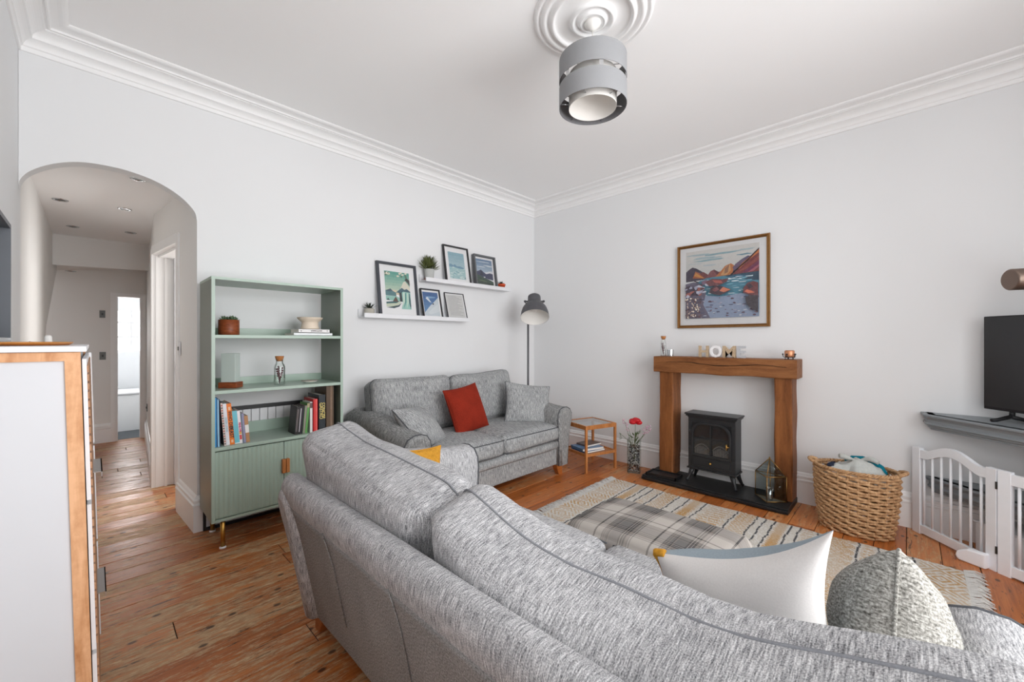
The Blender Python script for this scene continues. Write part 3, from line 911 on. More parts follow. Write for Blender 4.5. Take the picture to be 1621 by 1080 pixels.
def sofa(name, label, loc, rotz, h, ta, fab, fab_back, fab_arm, back_cush_w, cush_h, big):
    """h: half length, ta: arm thickness at the seat. Own frame: x along the sofa, front towards -y."""
    t = Thing(name, label, 'sofa', loc, rotz)
    hi = h - ta
    # base with the rolled lip under the seat
    mb = MB(); mb.box(-hi - 0.02, hi + 0.02, -0.43, 0.30, 0.105, 0.262)
    t.part('base', mb, fab, bevel=0.012)
    mb = rbox(2 * hi + 0.02, 0.20, 0.085, 0.038, 8, (0, 0.006, 0)); place(mb, (0, -0.37, 0.297))
    t.part('front_lip', mb, fab)
    # leaning back frame
    prof = [(0.405, 0.10), (0.425, 0.20), (0.470, 0.42), (0.505, 0.56), (0.522, 0.62), (0.524, 0.655), (0.512, 0.684), (0.492, 0.699), (0.470, 0.697), (0.452, 0.680), (0.40, 0.52), (0.33, 0.30), (0.31, 0.10)]
    pp = catmull(prof, 3)
    hb = h - 0.045
    secs = []
    for x, s in ((-hb, 0.0), (-hb + 0.012, 0.8), (-hb + 0.035, 1.0), (hb - 0.035, 1.0), (hb - 0.012, 0.8), (hb, 0.0)):
        ins = (1 - s) * 0.022
        secs.append([(x, y - ins * (1 if y > 0.36 else -1), z - ins * (1 if z > 0.6 else 0)) for y, z in pp])
    steps = []
    nx = 18
    for i in range(nx + 1):
        x = -hb + 0.035 + (2 * hb - 0.07) * i / nx
        steps.append([(x, y + 0.004 * noise.noise((x * 4, z * 5, 1.0)), z + 0.003 * noise.noise((x * 3, y * 3, 7.0))) for y, z in pp])
    mb = MB(); mb.loft(secs[:2] + steps + secs[4:], caps=True)
    bf = t.part('back_frame', mb, fab_back)
    pnl = [(y + 0.0012, z) for y, z in pp if y > 0.40 and 0.10 <= z <= 0.60]
    mb = MB(); mb.loft([[(-hb + 0.034 + (2 * hb - 0.068) * i / nx, y + 0.004 * noise.noise(((-hb + 0.034 + (2 * hb - 0.068) * i / nx) * 4, z * 5, 1.0)), z) for y, z in pnl] for i in range(nx + 1)], closed=False, caps=False)
    t.part('backing_panel', mb, fab_back if fab_back is not fab else M['sofa_back_shaded'], parent=bf)  # thin sheet on the large sofa carries the painted-in shade of the rear
    for xs in (-hb + 0.30 * h, 0.12 * h, hb - 0.42 * h):
        m2 = MB(); m2.tube([(xs, 0.437 + 0.0, 0.24), (xs - 0.004, 0.4875, 0.48), (xs, 0.521, 0.60)], 0.0022, 5)
        t.part('stitched_seam', m2, M['sofa_back_shaded'] if big else fab_back, parent=bf)
    # arms: section runs from the inner face up and over the roll to the outer face
    for sgn, aname in ((-1, 'arm'), (1, 'arm')):
        secs = []
        ys = [-0.475, -0.470, -0.455, -0.40, -0.30, -0.18, -0.05, 0.08, 0.20, 0.30, 0.40, 0.43, 0.44]
        for i, yy in enumerate(ys):
            k = max(0.0, min(1.0, (yy + 0.45) / 0.62)); k = k * k * (3 - 2 * k)
            zt = (0.632 if not big else (0.650 if sgn > 0 else 0.592)) + 0.075 * k - (0.03 if not big else 0.075) * max(0, (yy - 0.20) / 0.24)
            fl = 1.0 - (0.15 if not big else 0.30) * k
            sec = [(0.0, 0.10), (-0.004, 0.35), (-0.012, zt - 0.12), (-0.006, zt - 0.055), (0.022, zt - 0.015), (0.068, zt), (0.120, zt - 0.002), (0.168, zt - 0.024), (0.196, zt - 0.068),
                   (0.196, zt - 0.12), (0.176, zt - 0.18), (0.150, 0.34), (0.138, 0.20), (0.134, 0.10)]
            ins = (0.030, 0.012, 0.0)[i] if i < 3 else ((0.0, 0.012, 0.035)[i - 10] if i >= 10 else 0.0)
            cx, cz = 0.085, zt - 0.10
            out = []
            for (x, z) in sec:
                xx = x * (fl if x > 0.1 else 1)
                if ins:
                    dx, dz = xx - cx, (z - cz if z > cz else 0)
                    dl = math.hypot(dx, dz) + 1e-6
                    xx -= dx / dl * ins; z -= dz / dl * ins if z > cz else 0
                yl = yy + (0.092 * max(0.0, (z - 0.1) / 0.5) if i >= 10 else 0.0)
                out.append((sgn * (hi + xx), yl, z))
            secs.append(out if sgn > 0 else out[::-1])
        mb = MB(); mb.loft(secs, caps=True)
        arm = t.part(aname, mb, fab_arm)
        pipe = [(x, y - 0.002, z) for x, y, z in secs[2]]
        m2 = MB(); m2.tube(pipe, 0.0042, 6); t.part('piping', m2, M['piping'], parent=arm)
    # seat cushions
    cw = hi - 0.004
    for sgn in (-1, 1):
        sd = 0.64 if big else 0.74
        mb = rbox(cw, sd, 0.145, 0.05, 12, (0.004, 0.012, 0.026), 0.006, 2.1 * sgn)
        place(mb, (sgn * (cw / 2 + 0.002), 0.255 - sd / 2, 0.408 - (0.02 if big else 0)))
        sc = t.part('seat_cushion', mb, fab)
        for zz in (0.462, 0.352):
            pts = [(sgn * (cw / 2 + 0.002) + px * (cw / 2 - 0.012), 0.255 - sd + 0.002 + 0.012 * px * px, zz - (0.02 if big else 0) + 0.004 * (1 - px * px)) for px in [-1 + 2 * i / 12 for i in range(13)]]
            m2 = MB(); m2.tube(pts, 0.0035, 6); t.part('piping', m2, M['piping'], parent=sc)
    # back cushions, plump and leaning on the frame
    for sgn in (-1, 1):
        w = back_cush_w if not big else (0.83 if sgn > 0 else 1.105)
        mb = rbox(w, 0.235, cush_h, 0.05 if big else 0.055, 16, (0.030 if big else 0.012, 0.034 if big else 0.045, 0.0 if big else 0.012), 0.016 if big else 0.012, 5.3 * sgn + h, 4.0)
        # slump: the top edge dips towards the middle of the cushion and leans forward a little
        hr, hs = (0.05 if big else 0.055), 5.3 * sgn + h
        def slump(x, y, z):
            f = (z / cush_h + 0.5)
            if big:      # one cushion sags in the middle, the other drops towards it
                u = max(-1.0, min(1.0, 2 * x / w))
                q = min(1.0, abs(u) / 0.85)
                lift = (-0.130 + (0.100 * u * u if u > 0 else 0.118 * q * q * (3 - 2 * q) ** 0.6)) if sgn < 0 else (-0.014 + 0.034 * u + 0.030 * max(0.0, u) ** 3)
                return (x, y - 0.012 * f, z + lift * f)
            return (x, y - 0.006 * f, z - 0.016 * f * math.cos(PI * x / w) + 0.020 * f * (2 * x / w if sgn > 0 else 0))
        mb.v = [slump(*p) for p in mb.v]
        rx = R(-13)
        px, py, pz = (sgn * (w / 2 + 0.011) if not big else (0.107 + 0.442 if sgn > 0 else 0.103 - 0.575)), (0.312 if big else 0.285), (0.452 if big else 0.465) + cush_h / 2
        rr = []
        for (x, y, z) in ring_xz(w, cush_h, hr, -0.038, 9):
            ex, ez = 1 - (2 * x / w) ** 2, 1 - (2 * z / cush_h) ** 2
            q = Vector((x + (1 if x > 0 else -1) * (0.030 if big else 0.012) * max(0, 0.88 * ez) ** 0.6, y, z + (1 if z > 0 else -1) * (0.0 if big else 0.012) * max(0, 0.88 * ex) ** 0.6))
            q = q + noise.noise_vector((q.x * 4.0 + hs, q.y * 4.0 + hs * 1.7, q.z * 4.0 - hs)) * (0.016 if big else 0.012)
            rr.append(slump(*q))
        place(mb, (px, py, pz), (rx, 0, 0))
        bc = t.part('back_cushion', mb, fab)
        m2 = MB(); m2.tube(rr, 0.0032, 6, closed=True); place(m2, (px, py, pz), (rx, 0, 0))
        t.part('piping', m2, M['piping_pale'] if big else M['piping'], parent=bc)
    # turned-out wooden feet
    for sx in (-1, 1):
        for yy, dy in ((-0.40, -1), (0.36, 1)):
            x = sx * (h - 0.10)
            s0 = [(x - 0.045, yy - 0.03, 0.108), (x + 0.045, yy - 0.03, 0.108), (x + 0.045, yy + 0.03, 0.108), (x - 0.045, yy + 0.03, 0.108)]
            s1 = [(x - 0.036 + sx * 0.004, yy - 0.027, 0.06), (x + 0.036 + sx * 0.004, yy - 0.027, 0.06), (x + 0.036 + sx * 0.004, yy + 0.027, 0.06), (x - 0.036 + sx * 0.004, yy + 0.027, 0.06)]
            o = sx * 0.026
            s2 = [(x - 0.026 + o, yy - 0.024, 0.0), (x + 0.026 + o, yy - 0.024, 0.0), (x + 0.026 + o, yy + 0.024, 0.0), (x - 0.026 + o, yy + 0.024, 0.0)]
            mb = MB(); mb.loft([s2, s1, s0], caps=True, smooth=False)
            t.part('foot', mb, M['foot'], bevel=0.004)
    return t

sofa('sofa', 'large light grey woven sofa seen from behind, its back to the camera', (1.06, 0.8525, 0), R(90), 1.0575, 0.155, M['sofa'], M['sofa'], M['sofa'], 0.995, 0.395, True)
sofa('sofa', 'two-seat mid grey chenille sofa against the wall below the picture ledges', (2.285, 2.77, 0), 0, 0.855, 0.15, M['love'], M['love_dark'], M['love_dark'], 0.742, 0.47, False)

def cushion(name, label, w, h, t, mat, loc, rot, seed, pinch=0.07, piping=None, sag=0.0, wob=0.007, group=None):
    th = Thing(name, label, 'cushion', loc, rot=rot, group=group)
    mb, ol = pillow(w, h, t, 22, pinch, wob, seed, sag)
    th.part('cover', mb, mat)
    m2 = MB(); m2.tube(ol, 0.0038, 6, closed=True); th.part('piping', m2, piping or mat)
    return th
cushion('scatter_cushion', 'rust red boucle cushion propped in the middle of the grey sofa', 0.40, 0.40, 0.15, M['red'], (2.235, 2.72, 0.668), (R(-20), R(-5), R(8)), 1.0)
cushion('scatter_cushion', 'grey scatter cushion propped on the arm beside the floor lamp', 0.46, 0.40, 0.17, M['love'], (2.915, 2.63, 0.645), (R(-24), R(8), R(-30)), 4.0, piping=M['piping'])
cushion('scatter_cushion', 'grey scatter cushion slumped over the sofa arm nearest the bookcase', 0.46, 0.36, 0.18, M['love'], (1.70, 2.60, 0.615), (R(-44), R(6), R(34)), 9.0, piping=M['piping'])
cushion('scatter_cushion', 'mustard yellow velvet cushion peeking over the large sofa back', 0.40, 0.38, 0.15, M['mustard'], (0.955, 1.60, 0.592), (R(-8), R(11), R(4)), 12.0, sag=0.012)
cushion('scatter_cushion', 'chunky grey knitted cushion against the near arm of the large sofa', 0.40, 0.31, 0.22, M['knit'], (1.27, 0.036, 0.590), (R(4), R(27), R(5)), 15.0, pinch=0.10, piping=M['knit'], wob=0.012)
# white linen cushion with a pale blue back and a mustard edge, slumped at one end
t = Thing('scatter_cushion', 'white linen cushion with pale blue back and mustard edge on the large sofa', 'cushion', (1.15, 0.306, 0.508), rot=(R(-23), 0, R(93)))
fr_, bk_, ol = pillow(0.385, 0.40, 0.17, 24, 0.10, 0.012, 21.0, 0.045, two=True)
def slouch(p):
    k = 0.735 - 0.285 * (p[0] / 0.1925)
    return (p[0], p[1], (p[2] + 0.20) * k)
for m_ in (fr_, bk_): m_.v = [slouch(p) for p in m_.v]
ol = [slouch(p) for p in ol]
t.part('linen_front', bk_, M['linen'], label='white linen face')
t.part('blue_back', fr_, M['paleblue'], label='pale blue face')
t.part('mustard_edge', MB().tube([p for p in ol if p[0] > 0.165 and p[2] > 0.015], 0.011, 8), M['mustard'], label='mustard edge strip')

# ------------------------------------------------------------------ ottoman and rug
t = Thing('ottoman', 'plaid grey and cream wool footstool on the rug', 'footstool', (1.875, 0.872, 0.012))
mb = rbox(0.49, 0.74, 0.20, 0.055, 26, (0.004, 0.004, 0.024)); place(mb, (0, 0, 0.245)); t.part('cushion_top', mb, M['plaid'])
mb = rbox(0.46, 0.71, 0.14, 0.02, 10); place(mb, (0, 0, 0.115)); t.part('base', mb, M['plaid'])
for sx in (-1, 1):
    for sy in (-1, 1):
        mb = MB(); mb.lathe([(0.0, 0.0), (0.020, 0.0), (0.026, 0.05)], 12, (sx * 0.20, sy * 0.31, 0)); t.part('foot', mb, M['foot'])

RX0, RX1, RY0, RY1 = 1.66, 3.285, -0.215, 1.905
def rug_mesh():
    sx, sy = 0.0065, 0.0055
    nx, ny = int((RX1 - RX0) / sx), int((RY1 - RY0) / sy)
    xs = np.linspace(0, RX1 - RX0, nx + 1); ys = np.linspace(0, RY1 - RY0, ny + 1)
    X, Y = np.meshgrid(xs, ys, indexing='ij')
    rs = np.random.RandomState(5)
    gx = rs.rand(nx + 1, ny + 1)
    wx = 0.008 * np.sin(Y * 7.3) + 0.004 * np.sin(Y * 19)
    edge = np.clip((X / (RX1 - RX0)), 0, 1)
    Xw = X + RX0 + wx * edge
    Z = 0.008 + 0.0012 * gx + 0.0020 * np.sin(X * 11 + Y * 5)
    border = (np.arange(nx + 1)[:, None] % nx == 0) | (np.arange(ny + 1)[None, :] % ny == 0)
    Z = np.where(border, 0.0005, Z)
    V = np.stack([Xw, Y + RY0, Z], -1).reshape(-1, 3)
    # motif, band by band along y
    cream = np.array(lin((205, 199, 188))); white = np.array(lin((222, 220, 216))); ochre = np.array(lin((186, 138, 62))); blk = np.array(lin((44, 46, 54)))
    Cc = np.broadcast_to(cream, (nx + 1, ny + 1, 3)).copy()
    yw = Y + RY0
    och = np.zeros_like(Y)
    def saw(a, p): return np.abs(((a / p) % 1.0) * 2 - 1)
    def band(y0, y1): return (yw > y0) & (yw < y1)
    for y0, y1 in ((1.712, 1.885), (-0.205, -0.035)):               # big stepped diamonds at both ends
        m = band(y0, y1); c = (y0 + y1) / 2
        d = saw(X + 0.02, 0.24) * 0.11 - np.abs(yw - c)
        st = (np.floor(d / 0.017) % 2 == 0)
        och = np.where(m & st, 1.0, och)
        och = np.where(m & (np.abs(saw(X + 0.02, 0.24) - 0.5) < 0.05), 0.0, och)
    bands = [(1.604, 1.676), (1.462, 1.522), (1.325, 1.436), (1.125, 1.222), (0.905, 1.095), (0.775, 0.88), (0.578, 0.645), (0.435, 0.503), (0.235, 0.40), (0.015, 0.062), (0.145, 0.205)]
    for k, (y0, y1) in enumerate(bands):
        m = band(y0, y1); c = (y0 + y1) / 2; hw = (y1 - y0) / 2
        if k % 3 == 0:
            z = saw(X, 0.055) * hw * 0.9 - hw * 0.45
            on = (np.abs(np.abs(yw - c) - np.abs(z)) < 0.019)
        elif k % 3 == 1:
            on = ((saw(X, 0.042) > 0.62) & (np.abs(yw - c) < hw * 0.7)) & (gx > 0.2)
        else:
            d = saw(X, 0.085) * hw * 0.95 - np.abs(yw - c)
            on = (np.floor(d / 0.016) % 2 == 0) & (d > -0.04)
        och = np.where(m & on, 1.0, och)
        och = np.where(m & (gx > 0.66) & (och < 0.1), 0.55, och)
    och *= (0.6 + 0.5 * gx); och = np.clip(och, 0, 1)
    patch = 0.75 + 0.25 * np.sin(X * 9 + 3 * np.sin(Y * 6))
    och *= patch
    Cc = Cc * (1 - och[..., None]) + ochre * och[..., None]
    wm = (rs.rand(nx + 1, ny + 1) > 0.7)
    Cc = np.where((wm & (och < 0.1))[..., None], white, Cc)
    for yl in (1.690, 1.592, 1.535, 1.450, 1.313, 1.235, 1.108, 0.894, 0.765, 0.716, 0.658, 0.566, 0.515, 0.421, 0.222, 0.132, 0.074, -0.018):
        wob = 0.0025 * np.sin(X * 23 + yl * 40) + 0.002 * np.sin(X * 57)
        ln = (np.abs(yw - yl + wob) < 0.0052) & (rs.rand(nx + 1, ny + 1) > 0.06)
        Cc = np.where(ln[..., None], blk, Cc)
    i, j = np.meshgrid(np.arange(nx), np.arange(ny), indexing='ij')
    a = (i * (ny + 1) + j).ravel()
    F = np.stack([a, a + ny + 1, a + ny + 2, a + 1], 1)
    me = bpy.data.meshes.new('woven_field')
    me.vertices.add(len(V)); me.vertices.foreach_set('co', V.ravel())
    me.loops.add(len(F) * 4); me.loops.foreach_set('vertex_index', F.ravel().astype(np.int32))
    me.polygons.add(len(F)); me.polygons.foreach_set('loop_start', np.arange(0, len(F) * 4, 4, dtype=np.int32)); me.polygons.foreach_set('loop_total', np.full(len(F), 4, dtype=np.int32))
    me.update(); me.validate()
    at = me.color_attributes.new('Col', 'FLOAT_COLOR', 'POINT')
    at.data.foreach_set('color', np.concatenate([Cc.reshape(-1, 3), np.ones((len(V), 1))], 1).ravel())
    uv = me.uv_layers.new(name='UVMap'); uv.data.foreach_set('uv', V[F.ravel()][:, :2].ravel())
    me.materials.append(M['rug'])
    return me
t = Thing('rug', 'cream woven rug with ochre motifs, thin black stripes and fringed ends', 'rug', (0, 0, 0.0))
ro = bpy.data.objects.new('woven_field', rug_mesh()); COL.objects.link(ro); ro.parent = t.o
for sgn, ye in ((1, RY1), (-1, RY0)):
    mb = MB(); fr = random.Random(11 + sgn)
    x = RX0
    while x < RX1 + 0.01:
        for k in range(2):
            L = fr.uniform(0.045, 0.075); dx = fr.uniform(-0.018, 0.018); hz = fr.uniform(0.004, 0.014)
            mb.tube([(x, ye - sgn * 0.006, 0.007), (x + dx * 0.4, ye + sgn * L * 0.5, 0.006 + hz), (x + dx, ye + sgn * L, 0.004)], [0.0028, 0.0026, 0.0016], 4, caps=False)
        x += 0.0085
    t.part('fringe', mb, plainfab('rug_fringe_%d' % sgn, (206, 204, 200), 0.1), kind='stuff')

# ------------------------------------------------------------------ fireplace
def rough_block(x0, x1, y0, y1, z0, z1, ny, nz, amp, seed, bev=0.008):
    """a hewn timber: rounded corners and uneven long edges, long axis with the more divisions"""
    long_y = ny >= nz
    N = ny if long_y else nz
    secs = []
    for i in range(N + 1):
        f = i / N
        ring = []
        c = bev
        if long_y:
            yy = y0 + (y1 - y0) * f
            base = [(x0 + c, z0), (x1 - c, z0), (x1, z0 + c), (x1, z1 - c), (x1 - c, z1), (x0 + c, z1), (x0, z1 - c), (x0, z0 + c)]
            ring = [(x + amp * 0.5 * noise.noise((yy * 6, k * 5.1, seed)), yy, z + amp * noise.noise((yy * 5, k * 3.7, seed + 4)) * (1.2 if k in (0, 7) else 0.6)) for k, (x, z) in enumerate(base)]
        else:
            zz = z0 + (z1 - z0) * f
            base = [(x0 + c, y0), (x1 - c, y0), (x1, y0 + c), (x1, y1 - c), (x1 - c, y1), (x0 + c, y1), (x0, y1 - c), (x0, y0 + c)]
            ring = [(x + amp * 0.4 * noise.noise((zz * 6, k * 5.1, seed)), y + amp * noise.noise((zz * 5, k * 2.7, seed + 4)), zz) for k, (x, y) in enumerate(base)]
        secs.append(ring)
    mb = MB(); mb.loft(secs, caps=True, smooth=False)
    return mb
t = Thing('fire_surround', 'rustic oak beam fire surround with two timber posts', 'fireplace', (3.73, 1.145, 0.0))
t.part('mantel_beam', rough_block(3.62, 3.828, 0.595, 1.697, 0.967, 1.11, 26, 1, 0.006, 1.0, 0.006), M['oak'], True, label='dark cracked oak mantel beam')
t.part('post', rough_block(3.645, 3.828, 1.528, 1.656, 0.043, 0.972, 1, 24, 0.008, 2.0), M['oak_post'], True)
t.part('post', rough_block(3.645, 3.828, 0.628, 0.745, 0.043, 0.972, 1, 24, 0.005, 6.0), M['oak_post'], True)
# the long shake in the beam's face
mb = MB(); pts = []
for i in range(30):
    yy = 1.58 - 0.92 * i / 29
    pts.append((3.6165, yy, 1.058 + 0.010 * math.sin(i * 0.33) + 0.004 * noise.noise((i * 0.5, 0, 0)) - 0.006 * (i / 29)))
mb.tube(pts, [0.0012 + 0.0022 * math.sin(PI * i / 29) * (0.6 + 0.4 * math.sin(i)) for i in range(30)], 5)
t.part('crack', mb, M['gap'], True)
t = Thing('hearth', 'black slate hearth slab below the oak fire surround', 'hearth', (3.64, 1.18, 0.0))
mb = MB(); mb.box(3.471, 3.806, 0.622, 1.737, 0.0, 0.0425); t.part('slab', mb, M['slate'], True, bevel=0.004)
mb = MB(); mb.box(3.455, 3.471, 0.622, 1.737, 0.006, 0.030); t.part('front_edge', mb, M['slate'], True, bevel=0.004)
t = Thing('tray', 'low black square tray at the end of the hearth', 'tray', (3.61, 1.575, 0.043))
mb = MB(); mb.box(-0.110, 0.018, -0.125, 0.125, 0.0008, 0.008); mb.box(-0.120, -0.110, -0.135, 0.135, 0.0008, 0.024); mb.box(0.018, 0.028, -0.135, 0.135, 0.0008, 0.024)
mb.box(-0.120, 0.028, -0.135, -0.125, 0.0008, 0.024); mb.box(-0.120, 0.028, 0.125, 0.135, 0.0008, 0.024); t.part('body', mb, M['slate'])
mb = MB(); mb.box(-0.109, 0.017, -0.124, 0.124, 0.0085, 0.013); t.part('liner', mb, M['iron'])

# black electric stove, front towards -x
t = Thing('stove', 'black cast-iron style electric stove on the slate hearth', 'stove', (3.68, 1.188, 0.0480))
def stx(mb, **k): return mb
BW, BD = 0.185, 0.085
mb = MB(); mb.box(-BD + 0.012, BD, -BW, BW, 0.115, 0.555)
t.part('body', mb, M['iron'], bevel=0.004)
mb = MB()
for k, (e, z0, z1) in enumerate(((0.006, 0.548, 0.558), (0.016, 0.558, 0.572), (0.024, 0.572, 0.586))):
    mb.box(-BD - e, BD + 0.004, -BW - e, BW + e, z0, z1)
t.part('top_plate', mb, M['iron'], bevel=0.003)
mb = MB()
mb.box(-BD + 0.002, -BD + 0.012, -BW, BW, 0.115, 0.225); mb.box(-BD + 0.002, -BD + 0.012, -BW, BW, 0.505, 0.555)
mb.box(-BD + 0.002, -BD + 0.012, -BW, -BW + 0.03, 0.225, 0.505); mb.box(-BD + 0.002, -BD + 0.012, BW - 0.03, BW, 0.225, 0.505)
mb.box(-BD - 0.012, BD, -BW - 0.008, BW + 0.008, 0.108, 0.12)
t.part('front_plate', mb, M['iron'], bevel=0.002)
def arch_poly(w, z0, z1, r, k=8):
    pts = [(-w, z0), (w, z0)]
    for i in range(k + 1):
        a = (PI / 2) * i / k
        pts.append((w - r + r * math.cos(a), z1 - r + r * math.sin(a)))
    for i in range(k + 1):
        a = PI / 2 + (PI / 2) * i / k
        pts.append((-w + r + r * math.cos(a), z1 - r + r * math.sin(a)))
    return pts
outer, inner = arch_poly(0.160, 0.225, 0.515, 0.10), arch_poly(0.140, 0.243, 0.495, 0.085)
mb = MB(); n = len(outer)
for xa, xb, dirn in ((-BD - 0.014, -BD + 0.002, 1),):
    vs = [(xa, u, w) for u, w in outer] + [(xa, u, w) for u, w in inner] + [(xb, u, w) for u, w in outer] + [(xb, u, w) for u, w in inner]
    fs = []
    for i in range(n):
        j = (i + 1) % n
        fs += [(i, j, n + j, n + i), (2 * n + i, 2 * n + j, j, i), (n + i, n + j, 3 * n + j, 3 * n + i)]
    mb.add(vs, fs)
door = t.part('door', mb, M['iron'], bevel=0.003)
mb = MB(); mb.box(-BD - 0.010, -BD - 0.002, -0.006, 0.006, 0.243, 0.495); mb.box(-BD - 0.009, -BD - 0.003, -0.14, 0.14, 0.372, 0.382); t.part('glazing_bar', mb, M['iron'], parent=door)
mb = MB(); mb.prism([(u, w) for u, w in inner], -BD - 0.001, -BD + 0.001, 'x'); t.part('pane', mb, M['picglass'], parent=door)
mb = MB(); mb.tube([(-BD - 0.026, -0.128, 0.318), (-BD - 0.026, -0.128, 0.362)], 0.006, 8); mb.tube([(-BD - 0.026, -0.128, 0.34), (-BD - 0.01, -0.145, 0.34)], 0.004, 6); t.part('handle', mb, M['brass'], parent=door)
for zz in (0.43, 0.29):
    mb = MB(); mb.tube([(-BD - 0.010, 0.168, zz - 0.014), (-BD - 0.010, 0.168, zz + 0.014)], 0.007, 8); t.part('hinge', mb, M['iron'], parent=door)
mb = MB(); mb.box(-BD - 0.002, -BD + 0.012, -0.155, 0.155, 0.140, 0.215)
dr = t.part('ash_drawer', mb, M['iron'], bevel=0.003)
mb = MB(); mb.box(-BD - 0.006, -BD, -0.150, 0.150, 0.203, 0.211); mb.box(-BD - 0.006, -BD, -0.150, 0.150, 0.144, 0.152); mb.box(-BD - 0.006, -BD, -0.150, -0.142, 0.152, 0.203); mb.box(-BD - 0.006, -BD, 0.142, 0.150, 0.152, 0.203)
t.part('drawer_moulding', mb, M['iron'], parent=dr)
mb = MB(); mb.sphere((-BD - 0.014, 0.0, 0.178), 0.010, 10, 7); t.part('knob', mb, M['brass'], parent=dr)
mb = MB(); mb.box(-BD + 0.0125, -BD + 0.014, -0.14, 0.14, 0.243, 0.49); t.part('fire_back', mb, M['iron_dark'])
mb = MB(); fr = random.Random(2)
for s in (-1, 1):
    for k in range(9):
        yy = s * 0.072 + (k - 4) * 0.0125
        zt = 0.268 + 0.045 * (1 - ((k - 4) / 5) ** 2) + fr.uniform(-0.004, 0.004)
        mb.box(-BD + 0.004, -BD + 0.009, yy - 0.0035, yy + 0.0035, 0.245, zt)
    mb.tube([(-BD + 0.006, s * 0.072 + u * 0.06, 0.285 + 0.045 * (1 - u * u)) for u in [-1 + 0.2 * i for i in range(11)]], 0.006, 6)
t.part('fire_basket', mb, M['log'])
for sx, xx in ((-1, -BD + 0.02), (1, BD - 0.02)):
    for sy in (-1, 1):
        yy = sy * (BW - 0.03)
        mb = MB(); mb.tube([(xx, yy, 0.118), (xx + sx * 0.008, yy + sy * 0.016, 0.06), (xx + sx * 0.022, yy + sy * 0.034, 0.010), (xx + sx * 0.030, yy + sy * 0.040, 0.003)], [0.024, 0.017, 0.011, 0.012], 8)
        t.part('leg', mb, M['iron'])

# mantel ornaments
MZ = 1.111
def letter(ch, y, mat, label, w):
    mb = text_mb(ch, 0.132, 0.010, None, 0.004)
    # stand on the beam facing -x
    m = Matrix.Rotation(R(-90), 4, 'Z')
    mb.xf(m)
    zmin = min(p[2] for p in mb.v); ymid = (min(p[1] for p in mb.v) + max(p[1] for p in mb.v)) / 2
    yw = max(p[1] for p in mb.v) - min(p[1] for p in mb.v)
    mb.v = [(p[0], (p[1] - ymid) * w / yw, p[2] - zmin) for p in mb.v]
    single('block_letter', mb, mat, label, 'letter', (3.69, y, MZ), group='HOME letters on the mantel', bevel=0.001)
letter('H', 1.277, M['speckle'], 'speckled block letter H on the mantel', 0.082)
letter('O', 1.178, M['whitemat'], 'white block letter O on the mantel', 0.098)
letter('M', 1.074, M['speckle'], 'speckled block letter M on the mantel', 0.100)
letter('E', 0.982, M['silver'], 'silver-grey block letter E at the end of the mantel word', 0.064)

def cork_bottle(name, label, loc, r, h, neck, tint_h):
    t = Thing(name, label, 'bottle', loc)
    mb = MB(); mb.lathe([(0.0, 0.002), (r * 0.95, 0.002), (r, 0.008), (r, h * 0.62), (r * 0.85, h * 0.70), (neck, h * 0.76), (neck, h * 0.88), (neck * 1.12, h * 0.90)], 24)
    t.part('glass', mb, M['vessel'])
    mb = MB(); mb.lathe([(0, h * 0.82), (neck * 0.92, h * 0.82), (neck * 1.25, h), (0, h)], 20); t.part('cork', mb, M['cork'])
    mb = MB(); fr = random.Random(int(r * 1e4))
    for k in range(7):
        a = fr.uniform(0, 6.28); zt = fr.uniform(0.35, 0.66) * h
        ex, ey = math.cos(a) * r * 0.55, math.sin(a) * r * 0.55
        mb.tube([(0, 0, 0.006), (ex * 0.4, ey * 0.4, zt * 0.5), (ex, ey, zt)], 0.0012, 4)
        for q in range(4):
            mb.sphere((ex * (0.5 + 0.16 * q), ey * (0.5 + 0.16 * q), zt * (0.55 + 0.14 * q)), r * 0.17, 6, 4)
    t.part('dried_flowers', mb, M['dried'])
    return t
cork_bottle('corked_bottle', 'slim corked glass bottle of dried flowers on the mantel', (3.70, 1.640, MZ), 0.026, 0.185, 0.019, 0.6)
t = Thing('glass_votive', 'small mirrored glass votive beside the corked bottle on the mantel', 'candle holder', (3.70, 1.575, MZ))
mb = MB(); mb.lathe([(0, 0.002), (0.026, 0.002), (0.028, 0.06), (0.025, 0.06), (0.023, 0.008), (0, 0.008)], 12, smooth=False); t.part('cup', mb, M['chrome'])
mb = MB(); mb.lathe([(0, 0.02), (0.021, 0.02), (0.021, 0.03), (0, 0.031)], 16); t.part('wax', mb, M['whitemat'])
t = Thing('candle_holder', 'copper tealight holder on a dark wire stand on the mantel', 'candle holder', (3.70, 0.655, MZ))
mb = MB(); mb.lathe([(0, 0.016), (0.028, 0.016), (0.032, 0.03), (0.033, 0.060), (0.029, 0.068), (0.027, 0.066), (0.026, 0.02), (0, 0.02)], 24); t.part('cup', mb, M['wax'])
mb = MB()
for k in range(5):
    a = 2 * PI * k / 5 + 0.4
    c, s = math.cos(a), math.sin(a)
    mb.tube([(c * 0.028, s * 0.028, 0.0), (c * 0.026, s * 0.026, 0.014), (c * 0.040, s * 0.040, 0.018), (c * 0.043, s * 0.043, 0.034)], 0.0025, 6)
    mb.sphere((c * 0.043, s * 0.043, 0.038), 0.006, 8, 5)
mb.tube([(math.cos(a) * 0.034, math.sin(a) * 0.034, 0.015) for a in [2 * PI * i / 24 for i in range(24)]], 0.0025, 5, closed=True)
t.part('wire_stand', mb, M['black'])

